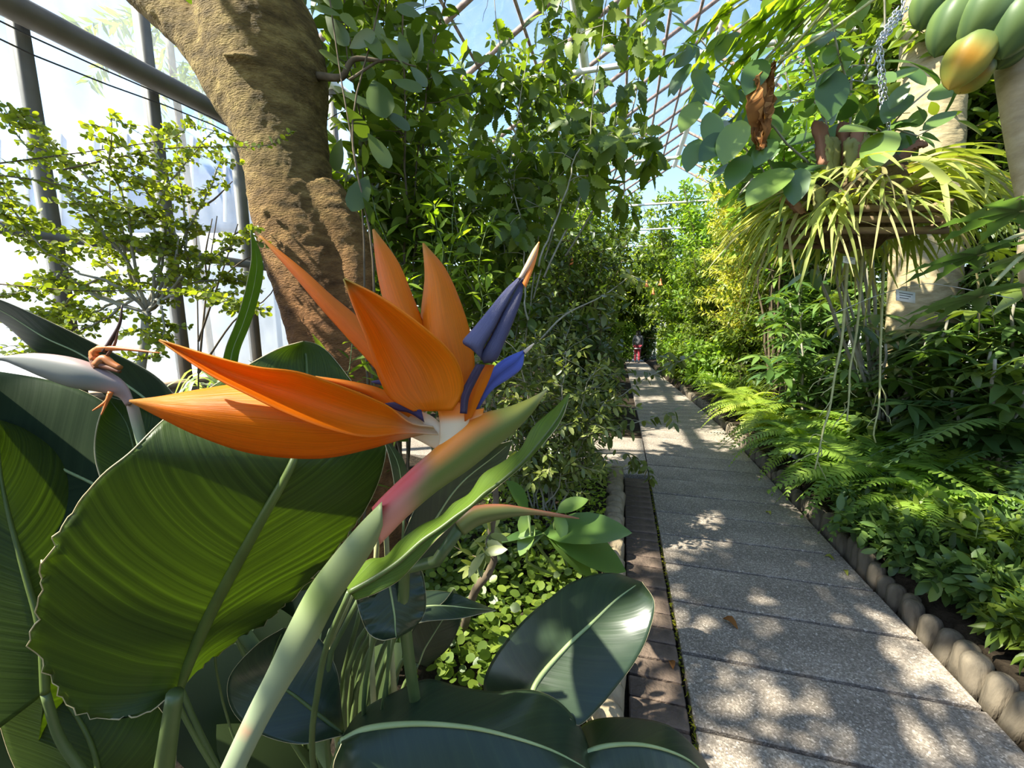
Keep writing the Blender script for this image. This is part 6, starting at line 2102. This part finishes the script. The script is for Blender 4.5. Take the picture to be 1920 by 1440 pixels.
    sh('tree', 'leafy tree crown over the path beyond the dead brown leaf', 'tree', gpt(7.0, 2.3), 5.8, 1.1, 13, T_OVATE, .15, .085, 'l_fern', 229, twigs=26, twl=.7, nobj=60, stem_r=.02, t0=.5)
    sh('tree', 'mid-green tree leaning over the far end of the path', 'tree', gpt(18.5, 2.6), 6.8, 2.4, 18, T_TINY, .26, .12, 'l_mid', 225, twigs=30, twl=1.3, nobj=0, stem_r=.03, t0=.15)
    sh('tree', 'pale-leaved tree in the centre bed near the end wall', 'tree', gpt(18.5, -2.3), 6.0, 1.6, 16, T_TINY, .24, .12, 'l_fresh', 226, twigs=28, twl=1.2, nobj=0, stem_r=.03, t0=.1)
    sh('tree', 'fine-leaved tree between the yellow-green bush and the path', 'tree', gpt(12.2, 2.5), 5.6, 1.5, 16, T_TINY, .16, .075, 'l_fern', 227, twigs=30, twl=1.0, nobj=0, stem_r=.02, t0=.15)
    # herbs along the log posts
    rnd = random.Random(9)
    k = 0
    nth = 'first second third fourth fifth sixth seventh eighth ninth tenth eleventh twelfth thirteenth fourteenth'.split()
    for u, v in sorted([(2.15, 1.56), (2.3, 1.7), (2.42, 1.52), (2.55, 1.66), (2.68, 1.52), (2.25, 1.9), (2.5, 1.86), (2.86, 1.56), (2.0, 1.62), (2.05, 1.85), (2.72, 1.8), (2.95, 1.75), (1.85, 1.55), (1.9, 1.75)]):
        sh('leafy_herb', ('narrow-leaved' if k % 3 == 0 else 'oval-leaved') + ' green herb behind the weathered log posts, ' + nth[k] + ' up from the lower picture corner', 'herb', gpt(u, v), rnd.uniform(.26, .36), .15, 9, T_ELL if k % 3 else T_LANCE, .085, .036, 'l_herb' if k % 3 else 'l_mid', 300 + k, twigs=6, twl=.13, nobj=60, stem_r=.004, stemmat='greenstem', t0=.15,
           group='herbs along the weathered log posts', hmin=.6, droop=.1, wob=.004)
        k += 1
    sh('clover_plant', 'pale round-leaved plant among the herbs', 'herb', gpt(2.22, 1.72), .42, .22, 7, T_ROUND, .055, .06, 'l_fresh', 330, twigs=3, twl=.12, nobj=80, stem_r=.004, stemmat='greenstem', pair=1)
    # feathery dark herb
    sh('feathery_herb', 'feathery dark-leaved herb between the ferns and the log posts', 'herb', gpt(2.98, 1.55), .34, .25, 14, T_TINYN, .06, .02, 'l_ferndark', 331, twigs=9, twl=.14, nobj=0, stem_r=.003, stemmat='greenstem', t0=.1, wob=.004)


bank()


# ------------------------------------------------------------------ small things
def small_things():
    rng = np.random.default_rng(400)
    # aerial roots hanging over the ferns
    for i, (pts, d, lab) in enumerate([([(1585, 560), (1578, 640), (1566, 700), (1555, 770), (1545, 800), (1535, 850), (1528, 880)], 2.3, 'pale branching aerial root hanging lowest over the ferns'), ([(1612, 560), (1605, 630), (1594, 690), (1592, 740), (1588, 790)], 2.35, 'short pale aerial root hanging beside the longer one'),
                                     ([(1652, 620), (1650, 700), (1648, 760), (1638, 810), (1642, 830)], 2.5, 'thin yellow-green aerial root dangling over the sunlit ferns')]):
        P = spline([at(x, y, d) for x, y in [(pts[0][0] + 8, 420)] + pts], 30)
        T = empty('aerial_root', P[-1], lab, 'root', 'aerial roots over the fern bank')
        part('root', *tube(P, np.linspace(.009, .004, 30), 6), M['palestalk'], T)
        for k in range(9 if i == 0 else 4):
            o = P[rng.integers(18, 30)]
            e = o + np.array([rng.normal(0, .05), rng.normal(0, .03), -rng.uniform(.05, .16)])
            part('rootlet', *tube(wobble(spline([o, (o + e) / 2 + rng.normal(0, .012, 3), e], 8), .003, rng), np.linspace(.0035, .0015, 8), 5), M['palestalk'], T)
    # plant tags
    for px, py, d, w, h, nm, lab, hang in [(1698, 556, 2.1, .10, .058, 'plant_tag', 'white plant tag hanging among dark leaves below the papaya leaves', 1), (1592, 488, 2.05, .062, .035, 'plant_tag', 'small pale plant tag hanging under the staghorn fern', 1), (1490, 852, 3.4, .11, .065, 'plant_tag', 'bluish-white plastic tag among the sword ferns beside the slabs', 0)]:
        c = at(px, py, d)
        T = empty(nm, c, lab, 'plant tag')
        rot = np.array(Matrix.Rotation(.15 if px != 1490 else .5, 3, 'Y') @ Matrix.Rotation(-.3, 3, 'X'))
        A = lambda V: V @ rot.T + c
        V, Fc = box((0, 0, 0), (w / 2, 0, 0), (0, .0015, 0), (0, 0, h / 2))
        part('plate', A(V), Fc, M['tag'], T, smooth=False)
        if px != 1490:
            for k in range(3):
                V, Fc = box((-.01 * k * .5, -.002, h * (.25 - .22 * k)), (w * (.36 - .06 * k), 0, 0), (0, .0006, 0), (0, 0, h * .035))
                part('print_line', A(V), Fc, M['tagink'], T, smooth=False)
        if hang:
            part('wire', *tube(np.array([c + [0, 0, h / 2], c + [0, .02, .16]]), .0012, 5), M['wire'], T)
        else:
            part('stake', *tube(np.array([c + [0, .003, -h / 2], [c[0] + .03, c[1] + .05, .05]]), .003, 6), M['wire'], T)
    # wire strung across the bank
    P = spline([at(1560, 590, 2.2), at(1640, 556, 2.1), at(1720, 534, 2.05), at(1770, 535, 2.0), at(1900, 560, 1.9)], 24)
    tag(part('support_wire', *tube(P, .002, 5), M['chain']), 'thin wire strung across the bank above the plant tag', 'wire')
    # sign board beyond the side path
    c = at(1081, 652, 4.9)
    T = empty('sign_board', c * [1, 1, 0] + [0, 0, .04], 'pale blue-grey information board half hidden in the shrubs', 'sign')
    part('panel', *box(c, (.10, 0, 0), (0, .006, 0), (0, .02, .15)), M['sign'], T, smooth=False)
    for k in range(5):
        part('print_line', *box(c + [-.012 * (k % 2), -.0085 - .001 * k * 0, .09 - .042 * k], (.065 - .01 * (k % 3), 0, 0), (0, .0008, 0), (0, 0, .007)), M['tagink'], T, smooth=False)
    part('post', *tube(np.array([c + [0, .01, -.14], [c[0], c[1] + .01, 0]]), .014, 8), M['frame'], T)
    # fallen leaves on the slabs
    for i, (px, py, s, mt, lab) in enumerate([(1355, 1160, .075, 'dead', 'curled brown fallen leaf lying on the slabs'), (1546, 1043, .05, 'l_yellow', 'small yellow fallen leaf near the weathered log posts'), (1582, 1070, .04, 'l_yellow', 'tiny yellow fallen leaf close to the slab edge'), (1445, 965, .05, 'l_yellow', 'pale fallen leaf at the slab edge under the ferns'), (1262, 1255, .05, 'dead', 'small tan fallen leaf on the bricks')]):
        b = (720 - py) / F
        d = (CAM_H - .006) / (SP - b * CP)
        o = at(px, py, d)
        TV, TF, TU = leaf_t(fold=.9, curl=.0, width=.55)
        a = rng.random() * 6.28
        V = TV * s
        V[:, 2] += .008 * np.sin(TV[:, 1] * 4)
        V = np.stack([V[:, 0] * math.cos(a) - V[:, 1] * math.sin(a), V[:, 0] * math.sin(a) + V[:, 1] * math.cos(a), V[:, 2]], -1) + o
        tag(solid(part('fallen_leaf', V, TF, M[mt], rnd=np.full(len(V), .4)), .0006), lab, 'leaf', 'fallen leaves on the path')
    # small orange trumpet blooms
    host = next(o for o in bpy.data.objects if o.get('label', '').endswith('orange trumpet blooms'))
    for px, py, d in ((1073, 487, 5.0), (1213, 530, 5.4), (1239, 527, 5.4), (1225, 545, 5.5)):
        V, Fc = lathe([(.004, 0), (.012, -.03), (.016, -.06), (.03, -.085), (.034, -.09), (.026, -.084), (.004, -.05)], 10)
        part('bloom', V + at(px, py - 5, d), Fc, M['orangebloom'], host, label='orange trumpet bloom')


small_things()


def person():
    d = 20.0
    for _ in range(200):
        p = at(1194, 680, d)
        u = p[0] * PU[0] + p[1] * PU[1]
        d += (p[2] - float(ramp(u))) * 4
    foot = at(1194, 680, d)
    H = 60 / F * d
    k = H / 1.68
    T = empty('person', foot, 'person in dark grey jacket and maroon trousers walking away down the path', 'person')
    skin = simple('skin', (.42, .25, .17), None, .5)
    jm, tm_, hm, sm_ = simple('grey_jacket', (.10, .10, .11), (.15, .15, .16), .8), simple('maroon_trousers', (.18, .012, .024), (.25, .018, .034), .8), simple('dark_hair', (.012, .010, .009), None, .5), simple('dark_shoe', (.02, .018, .018), None, .6)
    fwd = np.append(PU, 0)
    rt = np.append(PV, 0)

    def W(x, y, z):
        return Vector(foot + (rt * x + fwd * y) * k + np.array([0, 0, z * k]))

    def skinned(name, verts, edges, rad, mat, root=0):
        me = bpy.data.meshes.new(name)
        me.from_pydata([W(*v) for v in verts], edges, [])
        o = link(name, me, T)
        m = o.modifiers.new('skin', 'SKIN')
        for i, r in enumerate(rad):
            sv = me.skin_vertices[0].data[i]
            sv.radius = (r[0] * k, r[1] * k) if isinstance(r, tuple) else (r * k, r * k)
            sv.use_root = i == root
        s = o.modifiers.new('sub', 'SUBSURF')
        s.levels = s.render_levels = 2
        dg = bpy.context.evaluated_depsgraph_get()
        nm = bpy.data.meshes.new_from_object(o.evaluated_get(dg))
        o.modifiers.clear()
        o.data = nm
        nm.name = name
        nm.materials.clear()
        nm.materials.append(mat)
        nm.polygons.foreach_set('use_smooth', np.ones(len(nm.polygons), bool))
        return o
    # whole body, then clothes over it
    hip = (0, 0, .92)
    body = [hip, (0, .01, 1.12), (0, .01, 1.34), (0, .01, 1.44), (0, .03, 1.52), (0, .04, 1.60), (-.17, .01, 1.36), (-.21, -.03, 1.12), (-.20, .04, .90), (-.195, .06, .80), (.17, .01, 1.36), (.21, .04, 1.12), (.20, -.02, .90), (.195, -.02, .80),
            (-.09, 0, .86), (-.09, .10, .48), (-.09, .04, .08), (.09, 0, .86), (.09, -.04, .48), (.09, -.14, .10)]
    ed = [(0, 1), (1, 2), (2, 3), (3, 4), (4, 5), (2, 6), (6, 7), (7, 8), (8, 9), (2, 10), (10, 11), (11, 12), (12, 13), (0, 14), (14, 15), (15, 16), (0, 17), (17, 18), (18, 19)]
    rd = [.13, .12, .13, .055, .075, .085, .055, .042, .034, .03, .055, .042, .034, .03, .085, .058, .04, .085, .058, .04]
    skinned('body', body, ed, rd, skin)
    skinned('jacket', [(0, 0, .88), (0, .01, 1.12), (0, .01, 1.34), (0, .01, 1.44), (-.18, .01, 1.36), (-.225, -.03, 1.12), (-.21, .04, .88), (.18, .01, 1.36), (.225, .04, 1.12), (.21, -.02, .88)], [(0, 1), (1, 2), (2, 3), (2, 4), (4, 5), (5, 6), (2, 7), (7, 8), (8, 9)], [.175, .165, .155, .075, .07, .058, .05, .07, .058, .05], jm)
    skinned('trousers', [(0, 0, .93), (-.09, 0, .84), (-.09, .10, .48), (-.09, .04, .09), (.09, 0, .84), (.09, -.04, .48), (.09, -.14, .12)], [(0, 1), (1, 2), (2, 3), (0, 4), (4, 5), (5, 6)], [.155, .105, .078, .065, .105, .078, .065], tm_)
    for x, y in ((-.09, .08), (.09, -.10)):
        skinned('shoe', [(x, y - .10, .045), (x, y, .04), (x, y + .12, .03)], [(0, 1), (1, 2)], [.045, .045, .032], sm_)
    skinned('hair', [(0, .02, 1.56), (0, .03, 1.62), (0, .02, 1.50)], [(0, 1), (0, 2)], [.105, .095, .07], hm)
    # pale hem of the undershirt
    th = np.linspace(0, 2 * math.pi, 24, endpoint=False)
    V = np.array([list(W(.178 * math.cos(a), .16 * math.sin(a), z)) for z in (.735, .775) for a in th])
    j = np.arange(24)
    tag(part('shirt_hem', V, np.stack([j, (j + 1) % 24, 24 + (j + 1) % 24, 24 + j], -1), M['tag'], T), 'pale shirt hem showing below the jacket')


person()
